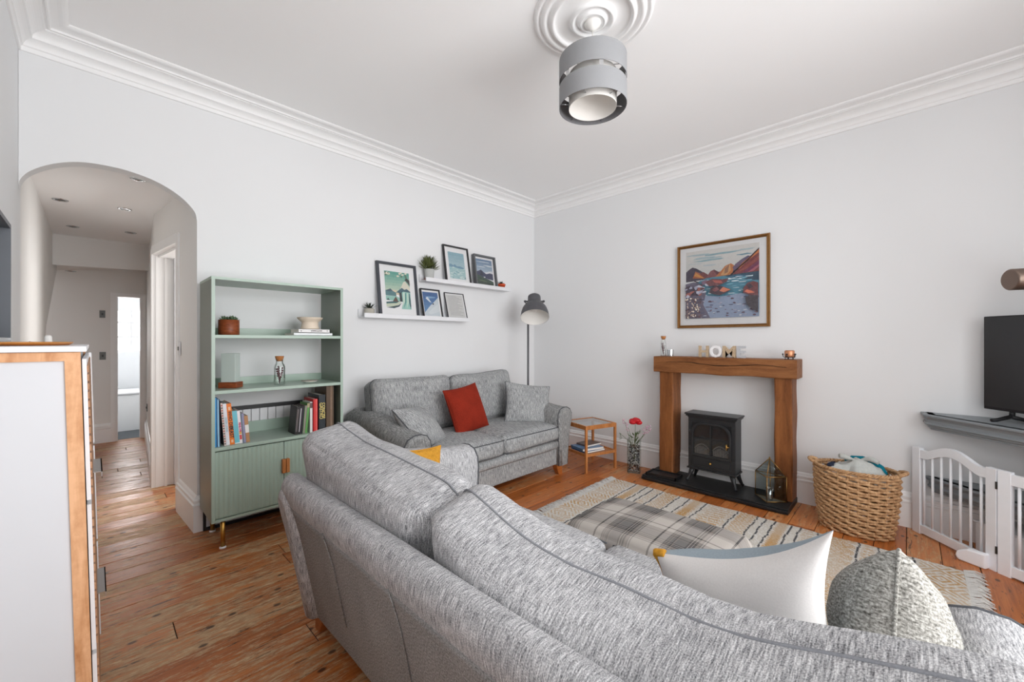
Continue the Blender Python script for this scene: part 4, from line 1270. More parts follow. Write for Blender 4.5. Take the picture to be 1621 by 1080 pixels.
# glass lantern on the hearth: square, pitched like a little house with a pyramid top
t = Thing('lantern', 'brass-edged glass house lantern on the slate hearth', 'lantern', (3.605, 0.770, 0.043), R(0))
LP = [(-0.090, -0.006), (0.008, -0.112), (0.036, 0.0), (0.034, 0.100)]     # near, right, back, left corners in plan
LP = [(p[0], p[1]) for p in LP]
zt = 0.188; ap = (-0.010, -0.006, 0.315)
mb = MB()
for i in range(4):
    a, b = LP[i], LP[(i + 1) % 4]
    for z in (0.003, zt): mb.tube([(a[0], a[1], z), (b[0], b[1], z)], 0.0032, 6)
    mb.tube([(a[0], a[1], 0.0), (a[0], a[1], zt)], 0.0032, 6)
    mb.tube([(a[0], a[1], zt), ap], 0.0032, 6)
mb.sphere((ap[0], ap[1], ap[2] + 0.004), 0.006, 8, 6)
t.part('brass_frame', mb, M['brass_dull'])
for i in range(4):
    a, b = LP[i], LP[(i + 1) % 4]
    mb = MB(); mb.add([(a[0], a[1], 0.003), (b[0], b[1], 0.003), (b[0], b[1], zt), (a[0], a[1], zt)], [(0, 1, 2, 3)]); t.part('pane', mb, M['smoke'])
    mb = MB(); mb.add([(a[0], a[1], zt), (b[0], b[1], zt), ap], [(0, 1, 2)]); t.part('roof_pane', mb, M['smoke'])
mb = MB(); mb.add([(p[0], p[1], 0.002) for p in LP], [(0, 1, 2, 3)]); t.part('base', mb, M['cream'])
t = Thing('tealight_glass', 'small clear glass tealight inside the lantern', 'candle holder', (3.580, 0.762, 0.046))
mb = MB(); mb.lathe([(0, 0.0), (0.022, 0.0), (0.026, 0.02), (0.020, 0.035), (0.026, 0.09), (0.024, 0.09), (0.018, 0.037), (0.0, 0.03)], 18); t.part('glass', mb, M['chrome'])
mb = MB(); mb.lathe([(0, 0.032), (0.015, 0.032), (0.017, 0.046), (0, 0.046)], 14); t.part('wax', mb, M['whitemat'])

# ------------------------------------------------------------------ pictures
def paint(layers, w, h, depth=0.00012):
    """flat print: coloured shapes (u right, v up, 0..1) stacked front to back, facing -y"""
    mb = MB()
    for k, (c, pts) in enumerate(layers):
        mb.add([((u - 0.5) * w, -k * depth, v * h) for u, v in pts], [tuple(range(len(pts)))], c)
    return mb
RECT = [(0, 0), (1, 0), (1, 1), (0, 1)]
def blob(cx, cy, rx, ry, n=9, j=0.3, seed=0, rot=0.0):
    r = random.Random(seed); out = []
    for i in range(n):
        a = 2 * PI * i / n; k = 1 + r.uniform(-j, j)
        x, y = rx * k * math.cos(a), ry * k * math.sin(a)
        out.append((min(1, max(0, cx + x * math.cos(rot) - y * math.sin(rot))), min(1, max(0, cy + x * math.sin(rot) + y * math.cos(rot)))))
    return out
def grad(c0, c1, v0, v1, n=8):
    out = []
    for i in range(n):
        f = i / (n - 1)
        c = tuple(a + (b - a) * f for a, b in zip(c0, c1))
        a, b = v0 + (v1 - v0) * i / n, v0 + (v1 - v0) * (i + 1) / n
        out.append((c, [(0, a), (1, a), (1, b), (0, b)]))
    return out

def picture(name, label, loc, rot, w, h, fw, fd, frame_mat, mat_w, layers, mat_color='whitemat', group=None, moulded=False, glass=True):
    """frame, mount and print; base at the bottom centre, facing -y, hanging or leaning back"""
    t = Thing(name, label, 'picture', loc, rot=rot, group=group)
    mb = MB()
    def bar(a, b, ia, ib):
        # mitred bar: outer edge a-b, inner edge ia-ib
        prof = [(0.0, 0.0), (0.0, -fd), (1.0, -fd), (1.0, -fd * 0.35)] if not moulded else [(0.0, 0.0), (0.0, -fd * 0.7), (0.22, -fd), (0.5, -fd * 0.92), (0.66, -fd * 0.62), (0.82, -fd * 0.7), (1.0, -fd * 0.45)]
        s0 = [(a[0] + (ia[0] - a[0]) * f, y, a[1] + (ia[1] - a[1]) * f) for f, y in prof]
        s1 = [(b[0] + (ib[0] - b[0]) * f, y, b[1] + (ib[1] - b[1]) * f) for f, y in prof]
        mb.loft([s0, s1], closed=False, caps=False, smooth=False)
    o = [(-w / 2, 0), (w / 2, 0), (w / 2, h), (-w / 2, h)]
    i_ = [(-w / 2 + fw, fw), (w / 2 - fw, fw), (w / 2 - fw, h - fw), (-w / 2 + fw, h - fw)]
    for k in range(4): bar(o[k], o[(k + 1) % 4], i_[k], i_[(k + 1) % 4])
    t.part('frame', mb, frame_mat)
    mb = MB(); mb.box(-w / 2 + 0.002, w / 2 - 0.002, -fd * 0.3, -0.001, 0.002, h - 0.002); t.part('mount', mb, M[mat_color])
    pw, ph = w - 2 * fw - 2 * mat_w[0], h - 2 * fw - mat_w[1] - mat_w[2]
    mb = paint(layers, pw, ph)
    mb.v = [(x, y - fd * 0.3 - 0.0006, z + fw + mat_w[2]) for x, y, z in mb.v]
    t.part('print', mb, M['print'])
    if glass:
        mb = MB(); y0 = -fd * 0.42 - 0.004 if fd > 0.02 else -fd * 0.3 - 0.0055
        mb.add([(-w / 2 + fw, y0, fw), (w / 2 - fw, y0, fw), (w / 2 - fw, y0, h - fw), (-w / 2 + fw, y0, h - fw)], [(0, 1, 2, 3)]); t.part('pane', mb, M['picglass'])
    return t

# large lake and mountain landscape above the fire
L = grad((214, 216, 214), (226, 224, 220), 0.58, 1.0, 6)
r = random.Random(4)
for k in range(9): L.append((r.choice([(150, 184, 194), (178, 200, 206), (122, 162, 178)]), blob(r.uniform(0.1, 0.95), 0.86 + 0.07 * (k % 3) * 0.5 + r.uniform(-0.03, 0.03), r.uniform(0.08, 0.2), r.uniform(0.006, 0.016), 10, 0.4, k)))
L += [((196, 208, 212), blob(0.35, 0.77, 0.15, 0.012, 9, 0.4, 31)), ((204, 212, 214), blob(0.15, 0.81, 0.12, 0.010, 9, 0.4, 32))]
L += [((92, 84, 116), [(0.62, 0.62), (0.70, 0.745), (0.78, 0.80), (0.86, 0.84), (0.95, 0.80), (1, 0.62)]),
      ((64, 52, 74), [(0, 0.55), (0, 0.70), (0.05, 0.74), (0.10, 0.765), (0.16, 0.74), (0.22, 0.70), (0.30, 0.64), (0.34, 0.57)]),
      ((176, 92, 50), [(0.10, 0.60), (0.14, 0.70), (0.20, 0.67), (0.30, 0.60), (0.34, 0.575)]),
      ((214, 146, 64), [(0.12, 0.63), (0.145, 0.68), (0.20, 0.64), (0.27, 0.585)]),
      ((122, 60, 62), [(0.20, 0.66), (0.26, 0.68), (0.33, 0.63), (0.40, 0.58), (0.28, 0.585)]),
      ((142, 82, 86), [(0.30, 0.60), (0.36, 0.68), (0.41, 0.70), (0.47, 0.66), (0.52, 0.66), (0.56, 0.60), (0.44, 0.585)]),
      ((108, 58, 70), [(0.40, 0.69), (0.41, 0.70), (0.47, 0.66), (0.50, 0.61), (0.45, 0.62)]),
      ((198, 118, 58), [(0.42, 0.585), (0.50, 0.66), (0.56, 0.73), (0.64, 0.76), (0.69, 0.72), (0.66, 0.62), (0.60, 0.59)]),
      ((214, 160, 104), [(0.50, 0.61), (0.57, 0.72), (0.63, 0.745), (0.64, 0.66), (0.58, 0.60)]),
      ((158, 112, 84), [(0.56, 0.70), (0.62, 0.745), (0.60, 0.64), (0.55, 0.62)]),
      ((112, 90, 118), [(0.66, 0.70), (0.74, 0.77), (0.82, 0.80), (0.80, 0.72), (0.70, 0.62)]),
      ((128, 46, 48), [(0.62, 0.595), (0.74, 0.69), (0.86, 0.80), (1, 0.93), (1, 0.60)]),
      ((214, 122, 52), [(0.70, 0.655), (0.80, 0.755), (0.90, 0.83), (1, 0.905), (1, 0.865), (0.86, 0.775), (0.76, 0.68)]),
      ((152, 64, 58), [(0.72, 0.62), (0.86, 0.72), (1, 0.82), (1, 0.775), (0.84, 0.66)]),
      ((118, 44, 84), [(0.78, 0.61), (0.90, 0.69), (1, 0.76), (1, 0.66), (0.88, 0.615)]),
      ((178, 92, 110), [(0.86, 0.61), (0.96, 0.68), (1, 0.70), (1, 0.68), (0.93, 0.62)]),
      ((34, 24, 34), [(0.62, 0.594), (0.66, 0.60), (0.86, 0.79), (1, 0.93), (1, 0.91), (0.86, 0.77), (0.70, 0.645)])]
L += [((76, 142, 166), [(0.18, 0.54), (0.30, 0.585), (0.55, 0.595), (0.8, 0.605), (1, 0.61), (1, 0.0), (0, 0), (0, 0.48)]),
      ((24, 66, 92), [(0.55, 0.594), (0.8, 0.605), (1, 0.61), (1, 0.49), (0.88, 0.50), (0.76, 0.54), (0.62, 0.565)]),
      ((40, 108, 140), [(0.58, 0.575), (0.74, 0.59), (0.92, 0.56), (0.76, 0.545)])]
for k in range(46):
    y = r.uniform(0.30, 0.565)
    L.append((r.choice([(206, 222, 228), (178, 206, 218), (226, 232, 234), (110, 168, 190), (60, 122, 152)]), blob(r.uniform(0.25, 0.97), y, r.uniform(0.02, 0.07), r.uniform(0.004, 0.010), 8, 0.4, 50 + k)))
L += [((126, 140, 164), [(0.28, 0.33), (0.5, 0.30), (0.8, 0.33), (1, 0.30), (1, 0), (0.2, 0), (0.25, 0.15)]), ((92, 86, 104), [(0, 0.0), (0, 0.52), (0.12, 0.54), (0.24, 0.50), (0.30, 0.36), (0.26, 0.20), (0.36, 0.0)])]
for k in range(70):
    y = r.uniform(0.01, 0.30)
    L.append((r.choice([(84, 62, 76), (150, 150, 168), (176, 182, 192), (106, 84, 96), (70, 74, 100)]), blob(r.uniform(0.24, 0.99), y, r.uniform(0.008, 0.03), r.uniform(0.005, 0.011), 7, 0.4, 150 + k)))
for k in range(90):
    L.append((r.choice([(218, 204, 186), (196, 176, 156), (92, 60, 62), (226, 216, 204), (132, 104, 100), (66, 40, 48)]), blob(r.uniform(0.0, 0.24), r.uniform(0.0, 0.30), r.uniform(0.006, 0.016), r.uniform(0.006, 0.014), 6, 0.4, 300 + k)))
for k in range(30):
    L.append((r.choice([(150, 152, 172), (112, 88, 108), (58, 42, 58), (176, 180, 194), (144, 82, 76), (90, 52, 58)]), blob(r.uniform(0.0, 0.34), r.uniform(0.32, 0.54), r.uniform(0.02, 0.06), r.uniform(0.012, 0.03), 6, 0.45, 400 + k, r.uniform(-0.6, 0.6))))
L += [((96, 50, 56), [(0.30, 0.52), (0.40, 0.56), (0.54, 0.54), (0.62, 0.545), (0.60, 0.50), (0.50, 0.46), (0.36, 0.455)]), ((160, 82, 74), [(0.40, 0.54), (0.52, 0.525), (0.55, 0.48), (0.44, 0.50)]),
      ((58, 34, 46), [(0.36, 0.36), (0.38, 0.43), (0.45, 0.46), (0.54, 0.44), (0.66, 0.385), (0.58, 0.34), (0.50, 0.315)]), ((190, 112, 84), [(0.50, 0.38), (0.55, 0.43), (0.65, 0.385), (0.56, 0.355)]), ((120, 68, 72), [(0.40, 0.40), (0.46, 0.44), (0.50, 0.40), (0.44, 0.37)]),
      ((96, 44, 48), [(0.81, 0.33), (0.82, 0.40), (0.87, 0.46), (0.94, 0.475), (1, 0.45), (1, 0.28), (0.90, 0.29)]), ((198, 104, 76), [(0.83, 0.345), (0.86, 0.37), (0.92, 0.345), (0.96, 0.32), (0.88, 0.315)]), ((52, 34, 48), [(0.85, 0.43), (0.90, 0.45), (0.94, 0.40), (0.89, 0.375)]),
      ((52, 44, 52), [(0.86, 0.16), (0.84, 0.26), (0.90, 0.29), (1, 0.28), (1, 0.05), (0.93, 0.10)])]
picture('framed_landscape', 'large gold-framed lake and mountain landscape above the mantel', (3.826, 1.1805, 1.368), (0, 0, R(-90)), 0.748, 0.757, 0.026, 0.026, M['goldframe'], (0.052, 0.036, 0.060), L, moulded=True)

# ledges
def ledge(label, x0, x1, z, group='white picture ledges'):
    t = Thing('picture_ledge', label, 'shelf', ((x0 + x1) / 2, YB, z), group=group)
    L_ = (x1 - x0) / 2
    mb = MB(); mb.box(-L_, L_, -0.118, -0.004, -0.010, 0.0); t.part('shelf_board', mb, M['white'])
    mb = MB(); mb.box(-L_, L_, -0.014, -0.001, 0.0, 0.062); t.part('back_strip', mb, M['white'])
    mb = MB(); mb.box(-L_, L_, -0.124, -0.112, -0.012, 0.026); t.part('front_lip', mb, M['white'], bevel=0.001)
LZ1, LZ2 = 1.458, 1.822
ledge('white picture ledge, lower of the pair, above the grey sofa', 1.565, 2.690, LZ1)
ledge('white picture ledge, upper of the pair, above the grey sofa', 2.165, 3.292, LZ2)
def lean(h, d=0.068):
    return -math.asin(min(0.9, d / h))
# 1 teal waterfall print
L = grad((206, 214, 190), (92, 164, 150), 0.38, 1.0, 8)
L += [((222, 206, 176), blob(0.42, 0.44, 0.25, 0.06, 12, 0.2, 2)), ((76, 122, 128), [(0, 0.34), (0, 0.48), (0.10, 0.50), (0.2, 0.52), (0.3, 0.47), (0.42, 0.43), (0.42, 0.34)]), ((52, 80, 96), [(0.02, 0.46), (0.12, 0.51), (0.2, 0.53), (0.28, 0.48), (0.16, 0.46)]),
      ((96, 150, 146), [(0.36, 0.42), (0.52, 0.50), (0.66, 0.60), (0.7, 0.48)]), ((226, 222, 204), [(0.60, 0.55), (0.74, 0.74), (0.82, 0.77), (0.90, 0.70), (1, 0.60), (1, 0.5), (0.66, 0.50)]), ((60, 96, 110), [(0.44, 0.44), (0.66, 0.58), (0.76, 0.53), (0.86, 0.56), (1, 0.49), (1, 0.42), (0.6, 0.42)]),
      ((150, 198, 186), [(0, 0.22), (0, 0.33), (0.4, 0.34), (0.55, 0.30), (0.55, 0.2)]), ((206, 214, 190), [(0, 0.04), (0.3, 0.05), (0.52, 0.12), (0.60, 0.20), (0.4, 0.16), (0, 0.12)]), ((44, 96, 98), [(0, 0.12), (0.4, 0.15), (0.55, 0.21), (0.3, 0.20), (0, 0.17)]), ((30, 66, 74), [(0, 0.02), (0.3, 0.01), (0.5, 0.06), (0.62, 0.17), (0.48, 0.10), (0.2, 0.05)]),
      ((92, 66, 52), [(0.26, 0.19), (0.32, 0.26), (0.39, 0.33), (0.45, 0.25), (0.48, 0.19)]), ((32, 60, 62), [(0.02, 0.22), (0.08, 0.28), (0.14, 0.22)]),
      ((40, 52, 58), [(0.55, 0.20), (0.54, 0.43), (0.68, 0.46), (0.66, 0.2)]), ((158, 208, 196), [(0.64, 0.44), (0.70, 0.475), (1, 0.46), (1, 0.0), (0.60, 0.0), (0.66, 0.16)]),
      ((216, 230, 214), [(0.70, 0.44), (0.76, 0.46), (0.74, 0.2), (0.62, 0.05), (0.68, 0.2)]), ((58, 128, 124), [(0.78, 0.44), (0.82, 0.45), (0.80, 0.2), (0.68, 0.0), (0.76, 0.2)]), ((212, 228, 210), [(0.86, 0.45), (0.90, 0.45), (0.90, 0.2), (0.80, 0.0), (0.85, 0.2)]), ((40, 84, 90), [(0.94, 0.44), (0.97, 0.44), (1.0, 0.1), (0.97, 0.0), (0.92, 0.2)]),
      ((40, 44, 40), [(1, 0.64), (0.9, 0.74), (0.80, 0.80), (0.88, 0.86), (1, 0.80)]), ((40, 46, 40), [(0.82, 0.78), (0.86, 0.88), (0.8, 0.95), (0.9, 0.9)])]
r = random.Random(8)
for k in range(16): L.append((r.choice([(232, 226, 206), (238, 234, 220), (198, 210, 180), (90, 120, 96)]), blob(r.choice([r.uniform(0, 0.3), r.uniform(0.5, 1)]), r.uniform(0.87, 0.99), 0.05, 0.025, 8, 0.3, k)))
picture('framed_print', 'charcoal-framed teal waterfall and mountain print on the lower ledge', (1.912, 3.268, LZ1 + 0.001), (lean(0.48), 0, 0), 0.395, 0.495, 0.022, 0.024, M['charcoal'], (0.052, 0.056, 0.056), L, group='framed prints on the ledges')
# 2 pale blue ice print
L = grad((196, 214, 216), (140, 178, 192), 0.0, 1.0, 8)
r = random.Random(12)
L += [((112, 152, 176), [(0, 0.40), (0.0, 0.52), (0.12, 0.55), (0.26, 0.50), (0.36, 0.55), (0.5, 0.48), (0.7, 0.50), (1, 0.44), (1, 0.36)]), ((168, 202, 204), [(0, 0), (0, 0.42), (0.3, 0.44), (0.7, 0.40), (1, 0.42), (1, 0)])]
for k in range(30): L.append((r.choice([(206, 224, 222), (150, 192, 198), (122, 168, 180), (216, 230, 228)]), blob(r.random(), r.uniform(0.02, 0.42), 0.09, 0.02, 7, 0.5, k)))
L += [((70, 84, 96), blob(0.93, 0.06, 0.03, 0.02, 6, 0.3, 2))]
picture('framed_print', 'black-framed pale blue ice print, tallest on the upper ledge', (2.580, 3.268, LZ2 + 0.001), (lean(0.39), 0, 0), 0.320, 0.395, 0.014, 0.020, M['black'], (0.045, 0.05, 0.04), L, group='framed prints on the ledges')
# 3 mountain print
L = grad((176, 192, 206), (104, 132, 164), 0.45, 1.0, 8)
L += [((206, 214, 220), blob(0.35, 0.70, 0.30, 0.02, 10, 0.4, 4)), ((206, 214, 220), blob(0.75, 0.76, 0.25, 0.025, 10, 0.4, 5)), ((198, 208, 216), blob(0.4, 0.90, 0.4, 0.02, 10, 0.4, 6)),
      ((222, 224, 228), [(0, 0.46), (0.12, 0.53), (0.25, 0.57), (0.3, 0.50), (0.5, 0.48), (0.8, 0.55), (0.95, 0.57), (1, 0.5), (1, 0.4), (0, 0.4)]), ((58, 62, 92), [(0, 0.30), (0, 0.48), (0.18, 0.54), (0.27, 0.58), (0.42, 0.50), (0.5, 0.46), (0.62, 0.44), (0.8, 0.48), (1, 0.46), (1, 0.2)]),
      ((34, 40, 60), [(0.2, 0.36), (0.28, 0.55), (0.36, 0.46), (0.44, 0.36)]), ((232, 232, 234), [(0.50, 0.455), (0.7, 0.47), (0.86, 0.55), (0.78, 0.47), (0.60, 0.43)]), ((226, 228, 230), blob(0.46, 0.29, 0.06, 0.022, 7, 0.3, 8)),
      ((52, 76, 62), [(0, 0), (0, 0.38), (0.2, 0.34), (0.45, 0.26), (0.7, 0.22), (1, 0.14), (1, 0)]), ((44, 62, 52), [(0, 0.0), (0, 0.16), (0.4, 0.14), (1, 0.02), (1, 0)]), ((96, 116, 84), [(0.05, 0.15), (0.3, 0.17), (0.7, 0.10), (0.3, 0.12)])]
picture('framed_print', 'grey-framed snowy mountain print on the upper ledge beside the orange pot', (2.958, 3.286, LZ2 + 0.001), (lean(0.34, 0.05), 0, 0), 0.308, 0.350, 0.016, 0.045, M['greyframe'], (0.020, 0.022, 0.018), L, group='framed prints on the ledges')
# 4 blue ski print
L = grad((96, 146, 192), (52, 96, 152), 0.0, 1.0, 7)
L += [((130, 170, 206), blob(0.5, 0.78, 0.4, 0.04, 10, 0.4, 3)), ((222, 230, 234), [(0.16, 0.74), (0.30, 0.80), (0.42, 0.66), (0.52, 0.55), (0.40, 0.58), (0.24, 0.68)]), ((204, 214, 220), [(0, 0.12), (0.1, 0.2), (0.4, 0.42), (0.7, 0.60), (1, 0.80), (1, 0), (0, 0)]),
      ((216, 224, 228), [(0.2, 0.1), (0.5, 0.3), (1, 0.55), (1, 0.2), (0.4, 0.05)]), ((40, 52, 70), blob(0.62, 0.50, 0.05, 0.03, 7, 0.3, 5))]
picture('framed_print', 'small black-framed blue ski slope print on the lower ledge', (2.272, 3.268, LZ1 + 0.001), (lean(0.285), 0, 0), 0.222, 0.298, 0.010, 0.020, M['black'], (0.014, 0.02, 0.022), L, group='framed prints on the ledges')
# 5 page of text
L = [((214, 214, 212), RECT)]
for k in range(15):
    v = 0.92 - k * 0.056
    L.append(((150, 150, 150), [(0.10, v), (0.10 + 0.55 + 0.28 * ((k * 7) % 5) / 4, v), (0.10 + 0.55 + 0.28 * ((k * 7) % 5) / 4, v + 0.012), (0.10, v + 0.012)]))
picture('framed_print', 'thin black-framed page of printed verse at the end of the lower ledge', (2.572, 3.268, LZ1 + 0.001), (lean(0.28, 0.076), 0, 0), 0.245, 0.288, 0.006, 0.012, M['black'], (0.012, 0.012, 0.012), L, group='framed prints on the ledges')

# plants on the ledges
def leaf_mb(mb, base, tip, w, up=Vector((0, 0, 1)), curl=0.0):
    b, t_ = Vector(base), Vector(tip)
    d = t_ - b
    side = d.cross(up)
    side = side.normalized() * w if side.length > 1e-6 else Vector((w, 0, 0))
    nrm = side.cross(d).normalized()
    m1 = b + d * 0.35 + nrm * curl; m2 = b + d * 0.7 + nrm * curl
    th = nrm * w * 0.18
    mb.add([b, m1 - side, m1 + side, m2 - side * 0.8, m2 + side * 0.8, t_, m1 - th * 2, m2 - th * 1.6], [(0, 2, 1), (1, 2, 4, 3), (3, 4, 5), (0, 1, 6), (0, 6, 2), (1, 3, 7, 6), (2, 6, 7, 4), (3, 5, 7), (4, 7, 5)], None, True)
t = Thing('potted_plant', 'bushy green plant in a grey pot on the upper ledge', 'plant', (2.240, 3.288, LZ2))
mb = MB(); mb.lathe([(0, 0.0006), (0.040, 0.0006), (0.043, 0.004), (0.049, 0.105), (0.049, 0.112), (0.046, 0.112), (0.044, 0.098), (0, 0.098)], 28); t.part('pot', mb, M['concrete'])
mb = MB(); mb.lathe([(0.0425, 0.002), (0.0435, 0.002), (0.0455, 0.024), (0.0445, 0.024)], 28); t.part('pot_band', mb, M['terracotta'])
mb = MB(); r = random.Random(5)
for k in range(230):
    a = r.uniform(0, 2 * PI); e = r.uniform(0.15, 1.45); rad = r.uniform(0.07, 0.142)
    d = Vector((math.cos(a) * math.cos(e), math.sin(a) * math.cos(e) * 0.42, math.sin(e)))
    b = Vector((0, 0, 0.10)) + d * rad * 0.55; tp = Vector((0, 0, 0.10)) + d * rad * 1.15 + Vector((0, 0, 0.01))
    leaf_mb(mb, b, tp, 0.0060)
t.part('foliage', mb, M['leaf2'], kind='stuff')
def succulent(label, loc, prof, potmat, leafmat, n, L_, w, zb, spread, group=None):
    t = Thing('potted_succulent', label, 'plant', loc, group=group)
    mb = MB(); mb.lathe(prof, 24); t.part('pot', mb, potmat)
    mb = MB(); r = random.Random(n)
    for k in range(n):
        a = k * 2.399; e = 1.35 - spread * (k / n)
        d = Vector((math.cos(a) * math.cos(e), math.sin(a) * math.cos(e), math.sin(e)))
        b = Vector((d.x * 0.006, d.y * 0.006, zb))
        leaf_mb(mb, b, b + d * L_ * r.uniform(0.8, 1.1), w, curl=0.003)
    t.part('leaves', mb, leafmat)
    return t
succulent('spiky dark succulent in a beige stone pot at the end of the lower ledge', (1.637, 3.286, LZ1 + 0.0008), [(0, 0), (0.030, 0), (0.040, 0.006), (0.042, 0.06), (0.036, 0.068), (0.030, 0.066), (0, 0.06)], M['stonepot'], M['leafdark'], 18, 0.075, 0.0065, 0.058, 1.1)
succulent('tiny dark cactus in an orange pot at the end of the upper ledge', (3.200, 3.286, LZ2 + 0.0008), [(0, 0), (0.034, 0), (0.044, 0.050), (0.047, 0.050), (0.047, 0.066), (0.042, 0.066), (0.040, 0.055), (0, 0.055)], M['orangepot'], M['leafdark'], 14, 0.05, 0.011, 0.052, 1.0)

# ------------------------------------------------------------------ bookcase
BKX0, BKX1, BKY0, BKY1 = 0.486, 1.266, 2.95, 3.315
BT = 0.016
t = Thing('bookcase', 'sage green metal bookcase with open shelves and fluted doors on brass legs', 'bookcase', ((BKX0 + BKX1) / 2, 3.13, 0))
mb = MB(); mb.box(BKX0, BKX0 + BT, BKY0, BKY1, 0.168, 1.632); t.part('side_panel', mb, M['sage_shaded'], True)
mb = MB(); mb.box(BKX1 - BT, BKX1, BKY0, BKY1, 0.168, 1.632); t.part('side_panel', mb, M['sage_shaded'], True)
mb = MB(); mb.box(BKX0 - 0.001, BKX1 + 0.001, BKY0 - 0.001, BKY1, 1.618, 1.634); t.part('top_panel', mb, M['sage'], True)
mb = MB(); mb.box(BKX0, BKX0 + BT + 0.002, BKY0 - 0.003, BKY0, 0.168, 1.634); mb.box(BKX1 - BT - 0.002, BKX1, BKY0 - 0.003, BKY0, 0.168, 1.634); t.part('front_edging', mb, M['sage'], True)
SZ1, SZ2, SZ3 = 1.287, 0.952, 0.612
for z in (SZ1, SZ2, SZ3):
    mb = MB(); mb.box(BKX0 + BT, BKX1 - BT, BKY0 + 0.001, BKY1, z - 0.020, z); sp = t.part('shelf', mb, M['sage'], True, bevel=0.0015)
    mb = MB(); mb.box(BKX0 + BT, BKX1 - BT, BKY1 - 0.006, BKY1, z, z + (0.05 if z > 0.7 else 0.075)); t.part('back_lip', mb, M['sage'], True, parent=sp)
mb = MB(); mb.box(BKX0 + BT, BKX1 - BT, BKY0 + 0.02, BKY1, 0.168, 0.184); t.part('bottom_panel', mb, M['sage'], True)
mb = MB(); mb.box(BKX0 + BT, BKX1 - BT, BKY1 - 0.006, BKY1, 0.184, SZ3 - 0.02); t.part('back_panel', mb, M['sage'], True)
mb = MB(); mb.box(BKX0 + BT + 0.002, BKX1 - BT - 0.002, BKY0 - 0.002, BKY0 + 0.012, 0.168, 0.184); t.part('plinth_rail', mb, M['sage'], True)
xm = 0.8765
for dx0, dx1, hx in ((BKX0 + BT + 0.003, xm - 0.002, 0.862), (xm + 0.002, BKX1 - BT - 0.003, 0.886)):
    # fluted door: a rippled sheet with a thickness
    n = int((dx1 - dx0) / 0.0045); prof = []
    for i in range(n + 1):
        x = dx0 + (dx1 - dx0) * i / n
        prof.append((x, BKY0 - 0.001 + 0.0055 * (0.5 - 0.5 * math.cos(2 * PI * (x - dx0) / 0.0245))))
    poly = prof + [(dx1, BKY0 + 0.016), (dx0, BKY0 + 0.016)]
    mb = MB(); mb.prism(poly, 0.190, SZ3 - 0.026, 'z'); d = t.part('door', mb, M['sage'], True)
    mb = MB(); mb.box(hx, hx + 0.020, BKY0 - 0.022, BKY0 + 0.002, 0.385, 0.475); t.part('handle', mb, M['pine'], True, parent=d, label='pale wooden pull', bevel=0.002)
for x in (BKX0 + 0.06, BKX1 - 0.06):
    for y in (BKY0 + 0.02, BKY1 - 0.04):
        mb = MB(); mb.tube([(x, y, 0.012), (x, y, 0.169)], 0.0125, 14); lg = t.part('leg', mb, M['brass'], True)
        mb = MB(); mb.lathe([(0, 0), (0.018, 0), (0.018, 0.008), (0.013, 0.012)], 16, (x, y, 0)); t.part('floor_cap', mb, M['whitemat'], True, parent=lg)

# black framed panel of white slats leaning on the wall behind the bookcase
t = Thing('folded_gate', 'black-framed white slatted panel leaning on the wall behind the bookcase', 'panel', (0.92, 3.322, 0))
mb = MB(); mb.box(0.503, 0.519, 3.317, 3.327, 0, 0.80); mb.box(1.30, 1.316, 3.317, 3.327, 0, 0.80); mb.box(0.519, 1.30, 3.317, 3.327, 0.772, 0.80); mb.box(0.519, 1.30, 3.317, 3.327, 0, 0.022)
t.part('frame', mb, M['black'], True)
xx = 0.519
while xx < 1.295:
    x1 = min(1.30, xx + 0.048)
    mb = MB(); mb.box(xx, x1, 3.3235, 3.3265, 0.022, 0.772); t.part('slat', mb, M['white'], True)
    xx += 0.052

def book(label, x, z, th, h, dpt, cover, tilt=0.0, y=2.985, txt=None, txtcol=(240, 240, 240), tsize=None, group='books in the bookcase', bands=None, spine=None, cat='book'):
    """upright book, spine towards the room; x is the middle of the spine at the shelf"""
    t = Thing('book', label, cat, (x, y, z + 0.0006 + abs(math.sin(R(tilt))) * th / 2), rot=(0, R(tilt), 0), group=group)
    cm = plain('cover_%d_%d_%d' % cover, cover, 0.45, var=0.05)
    mb = MB(); mb.box(-th / 2, -th / 2 + 0.002, 0.0, dpt, 0, h); mb.box(th / 2 - 0.002, th / 2, 0, dpt, 0, h); mb.box(-th / 2, th / 2, -0.002, 0.0, 0, h)
    cv = t.part('cover', mb, cm)
    mb = MB(); mb.box(-th / 2 + 0.002, th / 2 - 0.002, 0.0, dpt - 0.004, 0.003, h - 0.003); t.part('pages', mb, M['paper'])
    pm = MB()
    if bands:
        for k, (u0, u1, v0, v1, c) in enumerate(bands):
            y0 = -0.0023 - 0.0002 * (k + 1)
            pm.add([(-th / 2 + u0 * th, y0, v0 * h), (-th / 2 + u1 * th, y0, v0 * h), (-th / 2 + u1 * th, y0, v1 * h), (-th / 2 + u0 * th, y0, v1 * h)], [(0, 1, 2, 3)], c)
    if txt:
        for s, off, vc, col, sz in ([(txt, 0.0, 0.5, txtcol, tsize or th * 0.7)] if isinstance(txt, str) else txt):
            tm = text_mb(s, sz, 0.0, col, 0.0006)
            # read from top to bottom
            pm.add([(p[2] + off * th, -0.0045, vc * h - p[0]) for p in tm.v], tm.f, col)
    if pm.v: t.part('spine_print', pm, M['print'], parent=cv)
    return t
G = 'books in the bookcase'
book('tall bright blue book against the bookcase side', 0.5125, SZ3, 0.018, 0.295, 0.21, (28, 150, 214), 0.0, bands=[(0.7, 1, 0, 1, (16, 74, 130))])
book('slim pale blue and navy book beside the bright blue one', 0.5305, SZ3, 0.013, 0.285, 0.20, (156, 206, 232), -1.0, bands=[(0.62, 1, 0, 1, (26, 40, 70))])
dots = [(0, 1, 0, 1, (226, 206, 196))]
